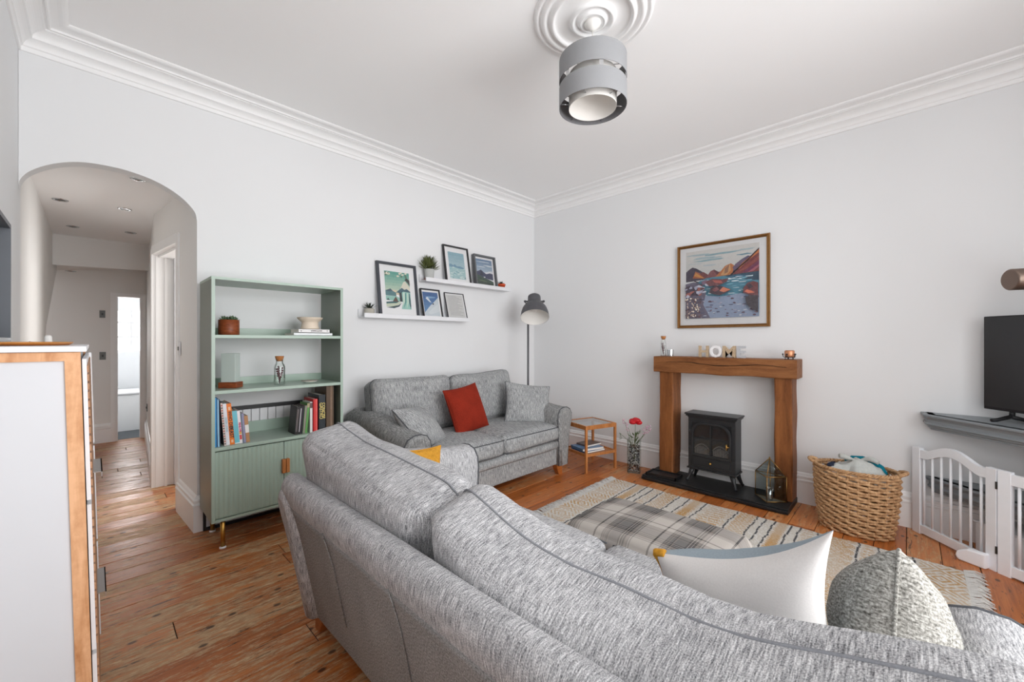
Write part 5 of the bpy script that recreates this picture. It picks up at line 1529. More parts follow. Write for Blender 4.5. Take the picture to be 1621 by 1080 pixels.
for k in range(16): dots.append((0.15, 0.85, 0.03 + k * 0.06, 0.055 + k * 0.06, (176, 44, 46) if k % 2 else (30, 28, 34)))
book('thin red, white and black dotted book', 0.561, SZ3, 0.010, 0.262, 0.19, (40, 36, 40), -4.5, bands=dots)
book('white hardback with faint pastel lettering next to the orange book', 0.5762, SZ3, 0.018, 0.256, 0.19, (228, 228, 234), -4.5, txt='GREEN LIVING', txtcol=(170, 196, 206), tsize=0.014)
book('orange cookbook with black FEAST lettering', 0.598, SZ3, 0.024, 0.254, 0.19, (232, 122, 34), -4.5, txt=[('WHO DID', 0.0, 0.60, (30, 22, 20), 0.024), ('FEAST', 0.0, 0.30, (30, 22, 20), 0.027)], bands=[(0.3, 0.75, 0.84, 0.92, (240, 200, 160)), (0.3, 0.75, 0.05, 0.12, (240, 190, 150))])
book('turquoise paperback beside the orange cookbook', 0.6233, SZ3, 0.025, 0.205, 0.15, (112, 190, 206), -4.5, bands=[(0, 1, 0.0, 0.03, (236, 240, 240))])
book('white paperback with pink lettering', 0.644, SZ3, 0.015, 0.204, 0.15, (236, 230, 232), -4.5, txt='PENELOPE', txtcol=(206, 40, 110), tsize=0.013, bands=[(0.1, 0.9, 0.12, 0.26, (214, 60, 60)), (0.1, 0.9, 0.28, 0.38, (226, 170, 80))])
book('grey-violet paperback in the leaning row', 0.6613, SZ3, 0.018, 0.185, 0.14, (146, 144, 174), -4.5, bands=[(0, 0.4, 0, 1, (96, 110, 126))])
book('small kraft brown notebook with a white band, end of the leaning row', 0.6811, SZ3, 0.020, 0.168, 0.12, (178, 132, 92), -4.5, bands=[(0, 1, 0.36, 0.66, (236, 234, 230))])
# the right-hand group leans the other way
book('black paperback with a dark painted cover leaning towards the red book', 0.9622, SZ3, 0.018, 0.190, 0.13, (42, 38, 38), 5.0, y=2.99, bands=[(0.2, 0.8, 0.1, 0.9, (92, 84, 84))])
book('black paperback with a pale spine stripe', 0.9802, SZ3, 0.016, 0.190, 0.13, (30, 28, 32), 5.0, y=2.99, bands=[(0.3, 0.75, 0.08, 0.92, (176, 172, 178))])
book('small black paperback with violet lettering', 0.9962, SZ3, 0.014, 0.188, 0.13, (24, 22, 28), 5.0, y=2.99)
book('thin mauve and green paperback', 1.0106, SZ3, 0.013, 0.190, 0.13, (150, 126, 132), 5.0, y=2.99, bands=[(0, 0.35, 0, 1, (110, 150, 96))])
book('green paperback with a light top', 1.026, SZ3, 0.016, 0.205, 0.14, (92, 150, 78), 5.0, y=2.99, bands=[(0, 1, 0.86, 1, (170, 160, 120))])
book('thin white book with a dark cap beside the red book', 1.0605, SZ3, 0.016, 0.212, 0.14, (222, 220, 218), 0.0, y=2.99, bands=[(0, 1, 0.80, 0.97, (96, 70, 70))])
book('bright red hardback in the bookcase', 1.0895, SZ3, 0.028, 0.230, 0.18, (206, 44, 44), 0.0, y=2.99, bands=[(0.55, 0.85, 0, 1, (226, 92, 86))])
book('large black hardback with yellow capitals on the spine', 1.1345, SZ3, 0.044, 0.255, 0.21, (38, 44, 50), 0.0, y=2.99, txt=[('GASTRO', -0.20, 0.56, (228, 206, 116), 0.030), ('CONCISE', 0.20, 0.56, (228, 206, 116), 0.027)])
book('tall dark brown wooden box file at the end of the shelf', 1.1935, SZ3, 0.052, 0.318, 0.22, (92, 72, 54), 0.0, y=3.0, bands=[(0.55, 0.8, 0, 1, (126, 100, 76))], cat='box')
# lying books and ornaments on the upper shelves
def flat_book(label, cx, cy, z, w, d, th, cover, txt=None):
    t = Thing('book', label, 'book', (cx, cy, z), group='white books lying on the top shelf')
    cm = plain('cover_%d_%d_%d' % cover, cover, 0.5, var=0.03)
    mb = MB(); mb.box(-w / 2, w / 2, -d / 2, d / 2, 0, 0.002); mb.box(-w / 2, w / 2, -d / 2, d / 2, th - 0.002, th); mb.box(-w / 2, w / 2, -d / 2, -d / 2 + 0.002, 0, th)
    cv = t.part('cover', mb, cm)
    mb = MB(); mb.box(-w / 2 + 0.003, w / 2 - 0.003, -d / 2 + 0.002, d / 2 - 0.003, 0.002, th - 0.002); t.part('pages', mb, M['paper'])
    if txt:
        pm = MB()
        for s, off, sz, c in txt:
            tm = text_mb(s, sz, 0.0, c, 0.0006); pm.add([(p[0] + off, -d / 2 - 0.0006, p[2] + th / 2) for p in tm.v], tm.f, c)
        t.part('spine_print', pm, M['print'], parent=cv)
flat_book('larger white book lying at the bottom of the pair on the top shelf', 1.080, 3.095, SZ1 + 0.0006, 0.258, 0.20, 0.020, (234, 236, 238))
flat_book('white book with small dark title lying on the larger white book', 1.087, 3.085, SZ1 + 0.0212, 0.208, 0.17, 0.026, (232, 230, 230), [('JOHN LLOW', 0.015, 0.013, (60, 52, 52)), ('o', -0.088, 0.014, (70, 66, 66)), ('>', 0.088, 0.018, (110, 108, 104))])
t = Thing('pedestal_bowl', 'cream ceramic pedestal bowl on the white books', 'bowl', (1.092, 3.10, SZ1 + 0.048))
mb = MB(); mb.lathe([(0, 0), (0.058, 0), (0.062, 0.006), (0.056, 0.022), (0.054, 0.046), (0.056, 0.052), (0.074, 0.066), (0.084, 0.078), (0.083, 0.083), (0.070, 0.080), (0.056, 0.066), (0, 0.060)], 36); t.part('bowl', mb, M['cream'])
mb = MB(); mb.lathe([(0.0835, 0.078), (0.0855, 0.081), (0.0835, 0.0845), (0.0815, 0.081), (0.0835, 0.078)], 36); t.part('rim', mb, M['cream'])
t = Thing('potted_succulent', 'green rosette succulent in a carved wooden pot on the top shelf', 'plant', (0.606, 3.12, SZ1 + 0.0008))
mb = MB(); mb.lathe([(0, 0.0), (0.054, 0.0), (0.057, 0.004), (0.057, 0.096), (0.052, 0.098), (0.050, 0.088), (0, 0.088)], 30); t.part('pot', mb, M['terracotta'])
r = random.Random(9)
for k, (cx, cy, sc) in enumerate([(-0.030, -0.012, 1.0), (0.012, -0.022, 1.1), (0.034, 0.004, 0.9), (-0.008, 0.022, 0.95), (0.0, 0.0, 0.9)]):
    mb = MB()
    for q in range(16):
        a = q * 2.399; e = 1.35 - 1.15 * (q / 16)
        d = Vector((math.cos(a) * math.cos(e), math.sin(a) * math.cos(e), math.sin(e)))
        b = Vector((cx, cy, 0.088)); leaf_mb(mb, b + d * 0.004, b + d * 0.037 * sc, 0.0085, curl=0.003)
    t.part('rosette', mb, M['leaf'])
t = Thing('glass_block', 'frosted glass block on a dark wooden base on the middle shelf', 'ornament', (0.612, 3.10, SZ2 + 0.0008))
mb = MB(); mb.cbox((0, 0, 0.0185), (0.105, 0.085, 0.036), R(-38)); t.part('base', mb, M['terracotta'], bevel=0.002)
mb = MB(); mb.cbox((0, 0, 0.036 + 0.092), (0.082, 0.062, 0.182), R(-38)); t.part('block', mb, plain('milky_glass', (196, 208, 203), 0.18, spec=0.6, var=0.03), bevel=0.002)
cork_bottle('corked_bottle', 'corked glass jar of dried lavender on the middle shelf', (0.887, 3.08, SZ2), 0.035, 0.195, 0.022, 0.6)
t = Thing('dish', 'small white trinket dish on the middle shelf', 'dish', (1.087, 3.09, SZ2))
mb = MB(); mb.lathe([(0, 0.001), (0.036, 0.001), (0.052, 0.009), (0.056, 0.013), (0.055, 0.015), (0.036, 0.006), (0, 0.005)], 32); t.part('plate', mb, M['white_in'])
mb = MB(); mb.tube([(math.cos(a) * 0.0555, math.sin(a) * 0.0555, 0.0145) for a in [2 * PI * i / 32 for i in range(32)]], 0.0014, 5, closed=True); t.part('rim', mb, M['brass_dull'])

# ------------------------------------------------------------------ floor lamp in the corner
LX, LY = 3.315, 2.985
t = Thing('floor_lamp', 'dark grey metal floor lamp with a large bell shade behind the sofa', 'lamp', (LX, LY, 0))
mb = MB(); mb.lathe([(0, 0), (0.15, 0), (0.152, 0.008), (0.148, 0.020), (0.02, 0.026), (0, 0.026)], 36); t.part('base', mb, M['lampgrey'])
mb = MB(); mb.tube([(0, 0, 0.02), (0, 0, 1.66)], 0.011, 14); t.part('pole', mb, M['lampgrey'])
# shade: axis tips down and towards the room
ax = Matrix.Translation((-0.028, -0.118, 1.595)) @ Matrix.Rotation(R(-46), 4, 'Z') @ Matrix.Rotation(R(-30), 4, 'X')
mb = MB(); mb.lathe([(0.0, 0.172), (0.050, 0.170), (0.068, 0.155), (0.070, 0.135), (0.070, 0.070), (0.074, 0.062), (0.100, 0.042), (0.128, 0.000), (0.144, -0.052), (0.150, -0.108), (0.152, -0.112)], 40); mb.xf(ax); sh = t.part('shade', mb, M['lampgrey'])
mb = MB(); mb.lathe([(0.151, -0.111), (0.148, -0.108), (0.141, -0.052), (0.124, -0.003), (0.096, 0.038), (0.06, 0.056), (0, 0.058)], 40); mb.xf(ax); t.part('lining', mb, M['white_in'], parent=sh)
mb = MB(); mb.sphere((0, 0, 0.0), 0.036, 14, 10); mb.xf(ax); t.part('bulb', mb, M['white_in'], parent=sh)
mb = MB()
for s in (-1, 1):
    mb.tube([(s * 0.070, 0, 0.095), (s * 0.098, 0, 0.095)], 0.008, 8)
    mb.sphere((s * 0.100, 0, 0.095), 0.014, 10, 7)
mb.xf(ax); t.part('knob', mb, M['lampgrey'])
mb = MB(); mb.tube([(-0.098, 0.0, 0.095), (-0.090, 0.045, 0.100), (-0.05, 0.085, 0.105), (0.0, 0.098, 0.108), (0.05, 0.085, 0.105), (0.090, 0.045, 0.100), (0.098, 0.0, 0.095)], 0.006, 8); mb.xf(ax); t.part('yoke', mb, M['lampgrey'])
mb = MB(); mb.tube([(0, 0, 1.655), (-0.012, -0.03, 1.675), (-0.040, -0.065, 1.672)], 0.010, 8); t.part('neck', mb, M['lampgrey'])

# ------------------------------------------------------------------ pendant and ceiling rose
RCX, RCY = 1.786, 1.164
mb = MB()
prof = [(0.300, 0.0), (0.299, -0.006), (0.292, -0.014), (0.282, -0.016), (0.276, -0.010), (0.268, -0.008), (0.262, -0.020), (0.250, -0.026), (0.238, -0.022), (0.232, -0.012), (0.222, -0.012), (0.216, -0.024), (0.205, -0.032), (0.196, -0.026),
        (0.190, -0.012), (0.150, -0.010), (0.118, -0.018), (0.110, -0.030), (0.100, -0.034), (0.092, -0.026), (0.086, -0.018), (0.076, -0.022), (0.070, -0.034), (0.060, -0.040), (0.052, -0.036), (0.0, -0.036)]
mb.lathe(catmull(prof, 3), 72, (RCX, RCY, ZC))
rose = struct('trim_ceiling_rose', mb, M['mouldwhite'], label='round moulded plaster ceiling rose')
t = Thing('pendant_light', 'two-tier grey drum pendant shade hanging from the ceiling rose', 'lamp', (RCX, RCY, ZC))
mb = MB(); mb.lathe([(0, -0.0755), (0.010, -0.0755), (0.020, -0.066), (0.040, -0.046), (0.044, -0.0365), (0, -0.0365)], 24); t.part('ceiling_cup', mb, M['white_in'])
mb = MB(); mb.tube([(0, 0, -0.07), (0, 0, -0.30)], 0.003, 8); t.part('cord', mb, M['white_in'])
def drum(r, z0, z1, mat_out, mat_in, name):
    mb = MB(); mb.lathe([(r, z0), (r, z1)], 56); o = t.part(name, mb, mat_out)
    mb = MB(); mb.lathe([(r - 0.0015, z1), (r - 0.0015, z0), (r, z0)], 56); t.part('lining', mb, mat_in, parent=o)
    return o
zb, zt_ = 2.446 - ZC, 2.690 - ZC
drum(0.170, -0.335, zt_, M['shade'], M['shade_in'], 'upper_drum')
drum(0.170, zb, -0.363, M['shade'], M['shade_in'], 'lower_drum')
drum(0.120, zb - 0.003, -0.30, M['shade_cream'], M['shade_cream'], 'inner_drum')
for k in range(6):
    a = 2 * PI * k / 6 + 0.3
    mb = MB(); mb.box(-0.010, 0.010, -0.0008, 0.0008, -0.375, -0.325, None, Matrix.Rotation(a, 4, 'Z') @ Matrix.Translation((0, 0.1675, 0))); t.part('spacer_clip', mb, M['chrome'])
    mb = MB(); mb.tube([(math.cos(a) * 0.12, math.sin(a) * 0.12, zb + 0.012), (math.cos(a) * 0.168, math.sin(a) * 0.168, zb + 0.012)], 0.002, 5); t.part('support_wire', mb, M['chrome'])
    mb = MB(); mb.tube([(0, 0, -0.255), (math.cos(a) * 0.168, math.sin(a) * 0.168, -0.235)], 0.002, 5); t.part('spoke', mb, M['chrome'])
mb = MB(); mb.tube([(0, 0, -0.29), (0, 0, -0.34)], 0.02, 12); mb.sphere((0, 0, -0.37), 0.03, 14, 10); t.part('bulb', mb, M['white_in'])

# ------------------------------------------------------------------ side table, magazines, vase
TC = Vector((3.4625, 2.290, 0)); TR = math.atan2(2.090 - 2.195, 3.535 - 3.188)
t = Thing('side_table', 'small square wooden side table with a glass top and open lower shelf', 'table', tuple(TC), TR)
TW, TD = 0.180, 0.166
for sx in (-1, 1):
    for sy in (-1, 1):
        mb = MB(); mb.box(sx * TW - 0.0105, sx * TW + 0.0105, sy * TD - 0.0105, sy * TD + 0.0105, 0, 0.445); t.part('leg', mb, M['pine'], bevel=0.0015)
mb = MB(); mb.box(-TW + 0.010, TW - 0.010, -TD - 0.0085, -TD + 0.0085, 0.408, 0.447); t.part('apron', mb, M['pine'], bevel=0.0015)
mb = MB(); mb.box(-TW + 0.010, TW - 0.010, TD - 0.0085, TD + 0.0085, 0.408, 0.447); t.part('apron', mb, M['pine'], bevel=0.0015)
mb = MB(); mb.box(-TW - 0.0085, -TW + 0.0085, -TD + 0.010, TD - 0.010, 0.408, 0.447); t.part('apron', mb, M['pine'], bevel=0.0015)
mb = MB(); mb.box(TW - 0.0085, TW + 0.0085, -TD + 0.010, TD - 0.010, 0.408, 0.447); t.part('apron', mb, M['pine'], bevel=0.0015)
mb = MB(); mb.add([(-TW + 0.009, -TD + 0.009, 0.443), (TW - 0.009, -TD + 0.009, 0.443), (TW - 0.009, TD - 0.009, 0.443), (-TW + 0.009, TD - 0.009, 0.443)], [(0, 1, 2, 3)]); t.part('glass_top', mb, glassy('table_glass', (236, 242, 242), 2.2))
for y0, y1 in ((-TD - 0.0085, -TD + 0.0085), (TD - 0.0085, TD + 0.0085)):
    mb = MB(); mb.box(-TW + 0.010, TW - 0.010, y0, y1, 0.155, 0.180); t.part('shelf_rail', mb, M['pine'])
for x0, x1 in ((-TW - 0.0085, -TW + 0.0085), (TW - 0.0085, TW + 0.0085)):
    mb = MB(); mb.box(x0, x1, -TD + 0.010, TD - 0.010, 0.155, 0.180); t.part('shelf_rail', mb, M['pine'])
mb = MB(); mb.box(-TW + 0.009, TW - 0.009, -TD + 0.009, TD - 0.009, 0.164, 0.170); t.part('lower_shelf', mb, M['pine'])
def magazine(label, z, w, d, th, cover, dx, dy, rz):
    p = Matrix.Rotation(TR, 4, 'Z') @ Vector((dx, dy, 0)) + TC
    t = Thing('magazine', label, 'magazine', (p.x, p.y, z + 0.0008), TR + rz, group='magazines on the side table shelf')
    mb = MB(); mb.box(-w / 2, w / 2, -d / 2, d / 2, th - 0.0012, th); mb.box(-w / 2, w / 2, -d / 2, d / 2, 0, 0.0012); mb.box(-w / 2 - 0.0006, -w / 2, -d / 2, d / 2, 0, th); t.part('cover', mb, plain('mag_%d_%d_%d' % cover, cover, 0.35, var=0.5, scale=26))
    mb = MB(); mb.box(-w / 2 + 0.002, w / 2 - 0.002, -d / 2 + 0.001, d / 2 - 0.001, 0.0013, th - 0.0013); t.part('pages', mb, M['paper'])
magazine('blue-covered magazine at the bottom of the side table pile', 0.1715, 0.25, 0.21, 0.016, (70, 100, 140), -0.030, -0.01, R(4))
magazine('white-edged blue book in the middle of the side table pile', 0.1880, 0.25, 0.20, 0.022, (92, 126, 164), -0.035, -0.005, R(-3))
magazine('dark floral-covered book on top of the side table pile', 0.2105, 0.20, 0.15, 0.016, (96, 78, 70), 0.015, 0.03, R(8))

t = Thing('flower_vase', 'square glass vase of dark and white pebbles holding red and pink flowers', 'vase', (3.615, 1.888, 0), R(20))
mb = MB(); w = 0.056
for sx, sy, a in ((1, 0, 0), (-1, 0, 0), (0, 1, 1), (0, -1, 1)):
    if a == 0: mb.box(sx * w - 0.002, sx * w + 0.002, -w, w, 0.0, 0.315)
    else: mb.box(-w, w, sy * w - 0.002, sy * w + 0.002, 0.0, 0.315)
mb.box(-w, w, -w, w, 0.0, 0.012)
t.part('glass', mb, M['vessel'])
mb = MB(); r = random.Random(3)
for k in range(560):
    face = r.randrange(4)
    u = r.uniform(-0.046, 0.046); e = r.uniform(0.030, 0.046)
    x, y = [(e, u), (-e, u), (u, e), (u, -e)][face]
    z = 0.02 + 0.225 * (k / 560.0)
    mb.sphere((x, y, z), r.uniform(0.005, 0.0078), 6, 4, r.choice([(34, 34, 40), (40, 44, 56), (228, 228, 230), (206, 208, 212), (60, 70, 92), (30, 28, 32)]), (1, 1, 0.8))
for k in range(60): mb.sphere((r.uniform(-0.04, 0.04), r.uniform(-0.04, 0.04), 0.236 + r.uniform(0, 0.01)), 0.008, 6, 4, r.choice([(34, 34, 40), (228, 228, 230), (96, 70, 60)]))
t.part('pebbles', mb, M['pebble'], kind='stuff')
mb = MB()
stems = [((0.0, 0.0), (-0.012, -0.012, 0.47)), ((0.01, 0.0), (0.055, -0.125, 0.43)), ((-0.01, 0.01), (0.02, 0.095, 0.47)), ((0.0, 0.01), (0.0, 0.115, 0.34)), ((0.01, 0.01), (0.03, -0.05, 0.40)), ((0.0, 0.0), (-0.03, 0.05, 0.42)), ((0, 0), (0.02, -0.10, 0.37))]
for (bx, by), (tx, ty, tz) in stems:
    mb.tube([(bx, by, 0.10), (bx * 0.6 + tx * 0.3, by * 0.6 + ty * 0.25, 0.27), (tx, ty, tz)], 0.0022, 5)
t.part('stems', mb, M['stem'])
mb = MB()
for k in range(14):
    a = r.uniform(0, 6.28); z = r.uniform(0.25, 0.36); b = Vector((math.cos(a) * 0.015, math.sin(a) * 0.015, z))
    d = Vector((math.cos(a) * 0.7, math.sin(a) * 0.7, r.uniform(0.2, 0.9))).normalized(); leaf_mb(mb, b, b + d * r.uniform(0.05, 0.09), 0.008)
for k in range(5): leaf_mb(mb, (0, 0.105 + 0.004 * k, 0.31 + 0.008 * k), (0.01 * (k - 2), 0.145, 0.30 + 0.014 * k), 0.008)
t.part('leaves', mb, M['stem'])
mb = MB()
for q in range(5):
    for s in range(6):
        a = q * 1.2566 + s * 0.1 - 0.25; f = s / 5 - 0.5
    a = q * 1.2566
    c = Vector((-0.012, -0.012, 0.475))
    d = Vector((math.cos(a) * 0.55, math.sin(a), 0.45 * math.sin(a * 2 + 0.5) + 0.35)).normalized()
    mb.sphere(tuple(c + d * 0.030), 0.034, 10, 7, None, (0.75, 1.0, 0.62))
mb.sphere((-0.03, -0.012, 0.49), 0.018, 8, 6)
t.part('red_flower', mb, M['petal'])
mb = MB()
for (cx, cy, cz) in ((0.055, -0.125, 0.43), (0.045, -0.09, 0.415), (0.02, -0.10, 0.37), (0.02, 0.095, 0.47), (0.01, 0.075, 0.44), (-0.03, 0.05, 0.41), (0.035, -0.13, 0.40)):
    for k in range(10): mb.sphere((cx + r.uniform(-0.022, 0.022), cy + r.uniform(-0.022, 0.022), cz + r.uniform(-0.02, 0.02)), r.uniform(0.004, 0.008), 6, 4)
t.part('pink_blossom', mb, M['blossom'], kind='stuff')

# ------------------------------------------------------------------ wicker basket with laundry
BC = (3.515, 0.258, 0.0)
t = Thing('wicker_basket', 'oval woven wicker laundry basket with loop handles by the gate', 'basket', BC, R(0))
ea, eb = 0.118, 0.182                 # half axes at the base in x and y
def bask(a, z):
    f = z / 0.40
    bul = 1 + 0.16 * math.sin(PI * 0.5 * min(1, f * 1.15)) + 0.02 * f
    return Vector((math.cos(a) * ea * bul * 1.12, math.sin(a) * eb * bul, z))
NR, NP, NS = 21, 26, 104
mb = MB()
for rw in range(NR):
    z = 0.012 + rw * 0.0188
    pts = []
    for i in range(NS):
        a = 2 * PI * i / NS
        p = bask(a, z); nrm = Vector((math.cos(a) / ea, math.sin(a) / eb, 0)).normalized()
        w = math.sin(a * NP / 2 + PI * rw)
        pts.append(p + nrm * (0.0062 * w) + Vector((0, 0, 0.0042 * math.sin(a * NP / 2 + PI * rw + 0.9))))
    mb.tube(pts, 0.0094, 6, closed=True)
t.part('woven_wall', mb, M['wicker'], kind='stuff')
mb = MB()
for i in range(NP):
    a = 2 * PI * (i + 0.5) / NP
    mb.tube([bask(a, z) for z in (0.0, 0.1, 0.2, 0.3, 0.405)], 0.005, 5)
t.part('stakes', mb, M['wicker'], kind='stuff')
mb = MB(); mb.disc((0, 0, 0.01), 1.0, 40, True, None, ea * 1.05, eb)
t.part('base', mb, M['wicker'])
mb = MB()
for k in range(3):
    pts = []
    for i in range(120):
        a = 2 * PI * i / 120; p = bask(a, 0.41); ph = a * 22 + 2 * PI * k / 3
        nrm = Vector((math.cos(a) / ea, math.sin(a) / eb, 0)).normalized()
        pts.append(p + nrm * 0.008 * math.cos(ph) + Vector((0, 0, 0.008 * math.sin(ph))))
    mb.tube(pts, 0.0062, 5, closed=True)
t.part('rim', mb, M['wicker'])
for s in (-1, 1):
    p = bask(s * PI / 2, 0.415)
    pts = []
    for i in range(11):
        a = PI * i / 10
        pts.append((p.x + math.cos(a) * 0.048, p.y + s * (0.036 * math.sin(a) - 0.004), p.z + 0.012 * math.sin(a) + 0.004))
    mb = MB(); mb.tube(pts, 0.0115, 8); t.part('handle', mb, M['wicker'])
t = Thing('blanket', 'pale grey fleece blanket bundled in the wicker basket', 'blanket', (BC[0], BC[1], 0.30))
mb = MB()
def heap(nu, nv, fn):
    vs = [fn(i / nu, j / nv) for i in range(nu + 1) for j in range(nv + 1)]
    fs = [(i * (nv + 1) + j, (i + 1) * (nv + 1) + j, (i + 1) * (nv + 1) + j + 1, i * (nv + 1) + j + 1) for i in range(nu) for j in range(nv)]
    return vs, fs
def hp(u, v):
    a = 2 * PI * v; q = u ** 0.8
    x, y = math.cos(a) * ea * 1.08 * q, math.sin(a) * eb * 1.0 * q
    z = 0.15 - 0.10 * u ** 2 + 0.045 * noise.noise((x * 14, y * 14, 1.5)) + 0.02 * noise.noise((x * 34, y * 34, 4.5)) + 0.02 * (0.5 - abs(y + 0.02) / 0.2)
    return (x, y, z)
mb.add(*heap(18, 48, hp), None, True)
t.part('folds', mb, M['blanket'])
mb = MB()
pts = [(0.01 + 0.03 * math.sin(i * 0.4), -0.115 + 0.022 * i, 0.165 + 0.012 * math.sin(i * 0.9)) for i in range(10)]
mb.tube(pts, [0.012 + 0.006 * math.sin(i) for i in range(10)], 8); t.part('rolled_edge', mb, M['blanket'])
single('towel', MB().tube([(0.075, 0.055, 0.0), (0.085, 0.02, 0.028), (0.082, -0.03, 0.032), (0.070, -0.08, 0.022), (0.045, -0.125, 0.0), (0.02, -0.15, -0.03)], [0.014, 0.019, 0.022, 0.022, 0.020, 0.012], 10), M['teal'], 'teal towel rolled along the back edge of the wicker basket', 'towel', (BC[0], BC[1], 0.425))
single('garment', MB().tube([(0.02, 0.09, -0.01), (0.0, 0.115, 0.005), (-0.04, 0.125, 0.004), (-0.06, 0.105, -0.012)], [0.016, 0.022, 0.022, 0.014], 9), M['navy'], 'dark navy garment tucked at the end of the wicker basket', 'clothing', (BC[0], BC[1], 0.405))

# ------------------------------------------------------------------ corner shelves, television, lamp, gate
def corner_shelf(label, p0, p1, ang, zt, prof):
    """shelf filling the corner: short return from the wall point p0 to p1, then a moulded front running off at ang"""
    t = Thing('corner_shelf', label, 'shelf', (XR - 0.2, -0.5, zt), group='grey corner shelves')
    d = Vector((math.cos(ang), math.sin(ang), 0))
    k = (YF + 0.003 - p1[1]) / d.y
    p2 = (p1[0] + d.x * k, YF + 0.003)
    mb = MB(); mb.prism([p0, p1, p2, (XR - 0.002, YF + 0.003)], zt - 0.020, zt, 'z'); t.part('board', mb, M['greypaint'], True)
    nf = Vector((d.y, -d.x, 0)); nf = nf if nf.x < 0 else -nf
    dr = Vector((p1[0] - p0[0], p1[1] - p0[1], 0)).normalized(); nr = Vector((0, 1, 0))
    mit = nf + nr; mit = mit / (1 + nf.dot(nr))
    s0, s1, s2 = [], [], []
    for o, dz in prof:
        s0.append(Vector((*p0, zt - dz)) + nr * o); s1.append(Vector((*p1, zt - dz)) + mit * o); s2.append(Vector((*p2, zt - dz)) + nf * o)
    mb = MB(); mb.loft([s0, s1, s2], closed=True, caps=True, smooth=False); t.part('moulded_edge', mb, M['greypaint'], True)
    return t
PRF = [(-0.03, 0.0), (0.020, 0.0), (0.024, 0.004), (0.024, 0.012), (0.018, 0.018), (0.010, 0.024), (0.004, 0.036), (0.005, 0.050), (0.012, 0.058), (0.012, 0.064), (0.002, 0.070), (0.0, 0.078), (-0.008, 0.084), (-0.012, 0.096), (-0.03, 0.098)]
corner_shelf('moulded grey corner shelf under the television', (XR - 0.002, -0.075), (3.715, -0.085), R(180 + 47.5), 0.783, PRF)
corner_shelf('lower moulded grey corner shelf behind the white gate', (XR - 0.002, -0.095), (3.800, -0.100), R(180 + 47.5), 0.366, PRF)
t = Thing('television', 'flat black television on the grey corner shelf', 'television', (3.735, -0.325, 0.784), R(225))
# own frame: screen faces -y; x runs along the screen away from the fireplace wall
mb = MB(); mb.box(0.0, 0.90, -0.010, 0.024, 0.062, 0.612); t.part('body', mb, M['tvblack'], bevel=0.003)
mb = MB(); mb.box(0.007, 0.893, -0.0115, -0.010, 0.078, 0.605); t.part('screen', mb, M['tvscreen'])
for xx in (0.125, 0.775):
    mb = MB(); mb.tube([(xx, 0.008, 0.075), (xx, 0.006, 0.03)], 0.012, 8); mb.tube([(xx, 0.0, 0.034), (xx - 0.02, -0.06, 0.012), (xx - 0.024, -0.085, 0.010)], [0.012, 0.010, 0.009], 8); mb.tube([(xx, 0.0, 0.034), (xx + 0.02, 0.09, 0.010)], [0.012, 0.010], 8); t.part('foot', mb, M['tvblack'])

t = Thing('wall_lamp', 'brushed bronze cylinder lamp head reaching out over the television', 'lamp', (XR, -0.78, 1.58))
mb = MB(); mb.tube([(-0.001, 0, 0), (-0.022, 0, 0)], 0.055, 24); t.part('wall_plate', mb, M['bronze'])
c0, c1 = Vector((3.36 - XR, -0.375 + 0.78, -0.008)), Vector((3.50 - XR, -0.62 + 0.78, 0.0))
mb = MB(); mb.tube([c0, c0.lerp(c1, 0.02), c0.lerp(c1, 0.98), c1], [0.050, 0.056, 0.056, 0.050], 28); t.part('head', mb, M['bronze'])
mb = MB(); mb.tube([c1, c1 + Vector((0.05, -0.09, 0.0)), (-0.10, 0.0, 0.0), (-0.018, 0.0, 0.0)], 0.009, 8); t.part('arm', mb, M['bronze'])

# white wooden gate in hinged panels
G0, G1, G2 = Vector((3.785, -0.022, 0)), Vector((3.412, -0.344, 0)), Vector((3.165, -0.68, 0))
gd = (G1 - G0); glen = gd.length; grot = math.atan2(gd.y, gd.x)
t = Thing('safety_gate', 'white wooden folding safety gate in front of the corner shelves', 'gate', tuple(G0), grot)
def gate_panel(x0, x1, hump, cut):
    W = x1 - x0
    def ztop(f):
        k = max(0, min(1, (f - 0.10) / 0.80))
        return 0.545 + (hump * (math.sin(PI * k) ** 1.3) if 0 < k < 1 else 0)
    for a in (x0, x1 - 0.052):
        mb = MB(); mb.box(a, a + 0.052, -0.014, 0.014, 0.0, 0.556 if not cut else 0.556); t.part('stile', mb, M['whitewood'], bevel=0.0015)
    mb = MB(); mb.box(x0 + 0.052, x1 - 0.052, -0.012, 0.012, 0.010, 0.062); t.part('bottom_rail', mb, M['whitewood'], bevel=0.0015)
    n = 22; up, lo = [], []
    for i in range(n + 1):
        f = i / n; x = x0 + 0.052 + (W - 0.104) * f
        up.append((x, ztop(f))); lo.append((x, ztop(f) - 0.052))
    mb = MB()
    secs = [[(u[0], -0.012, l[1]), (u[0], 0.012, l[1]), (u[0], 0.012, u[1]), (u[0], -0.012, u[1])] for u, l in zip(up, lo)]
    mb.loft(secs, caps=True, smooth=False); t.part('arched_rail', mb, M['whitewood'])
    k = 7
    for i in range(k):
        f = (i + 0.15) / (k - 0.3) if k > 1 else 0.5
        f = (i + 0.30) / (k - 0.1)
        x = x0 + 0.052 + (W - 0.104) * f
        mb = MB(); mb.tube([(x, 0, 0.058), (x, 0, ztop(f) - 0.048)], 0.0068, 10); t.part('spindle', mb, M['whitewood'])
gate_panel(0.0, glen, 0.055, False)
for z in (0.12, 0.47):
    mb = MB(); mb.box(glen - 0.002, glen + 0.004, -0.017, 0.004, z - 0.02, z + 0.02); t.part('hinge', mb, M['steel'])
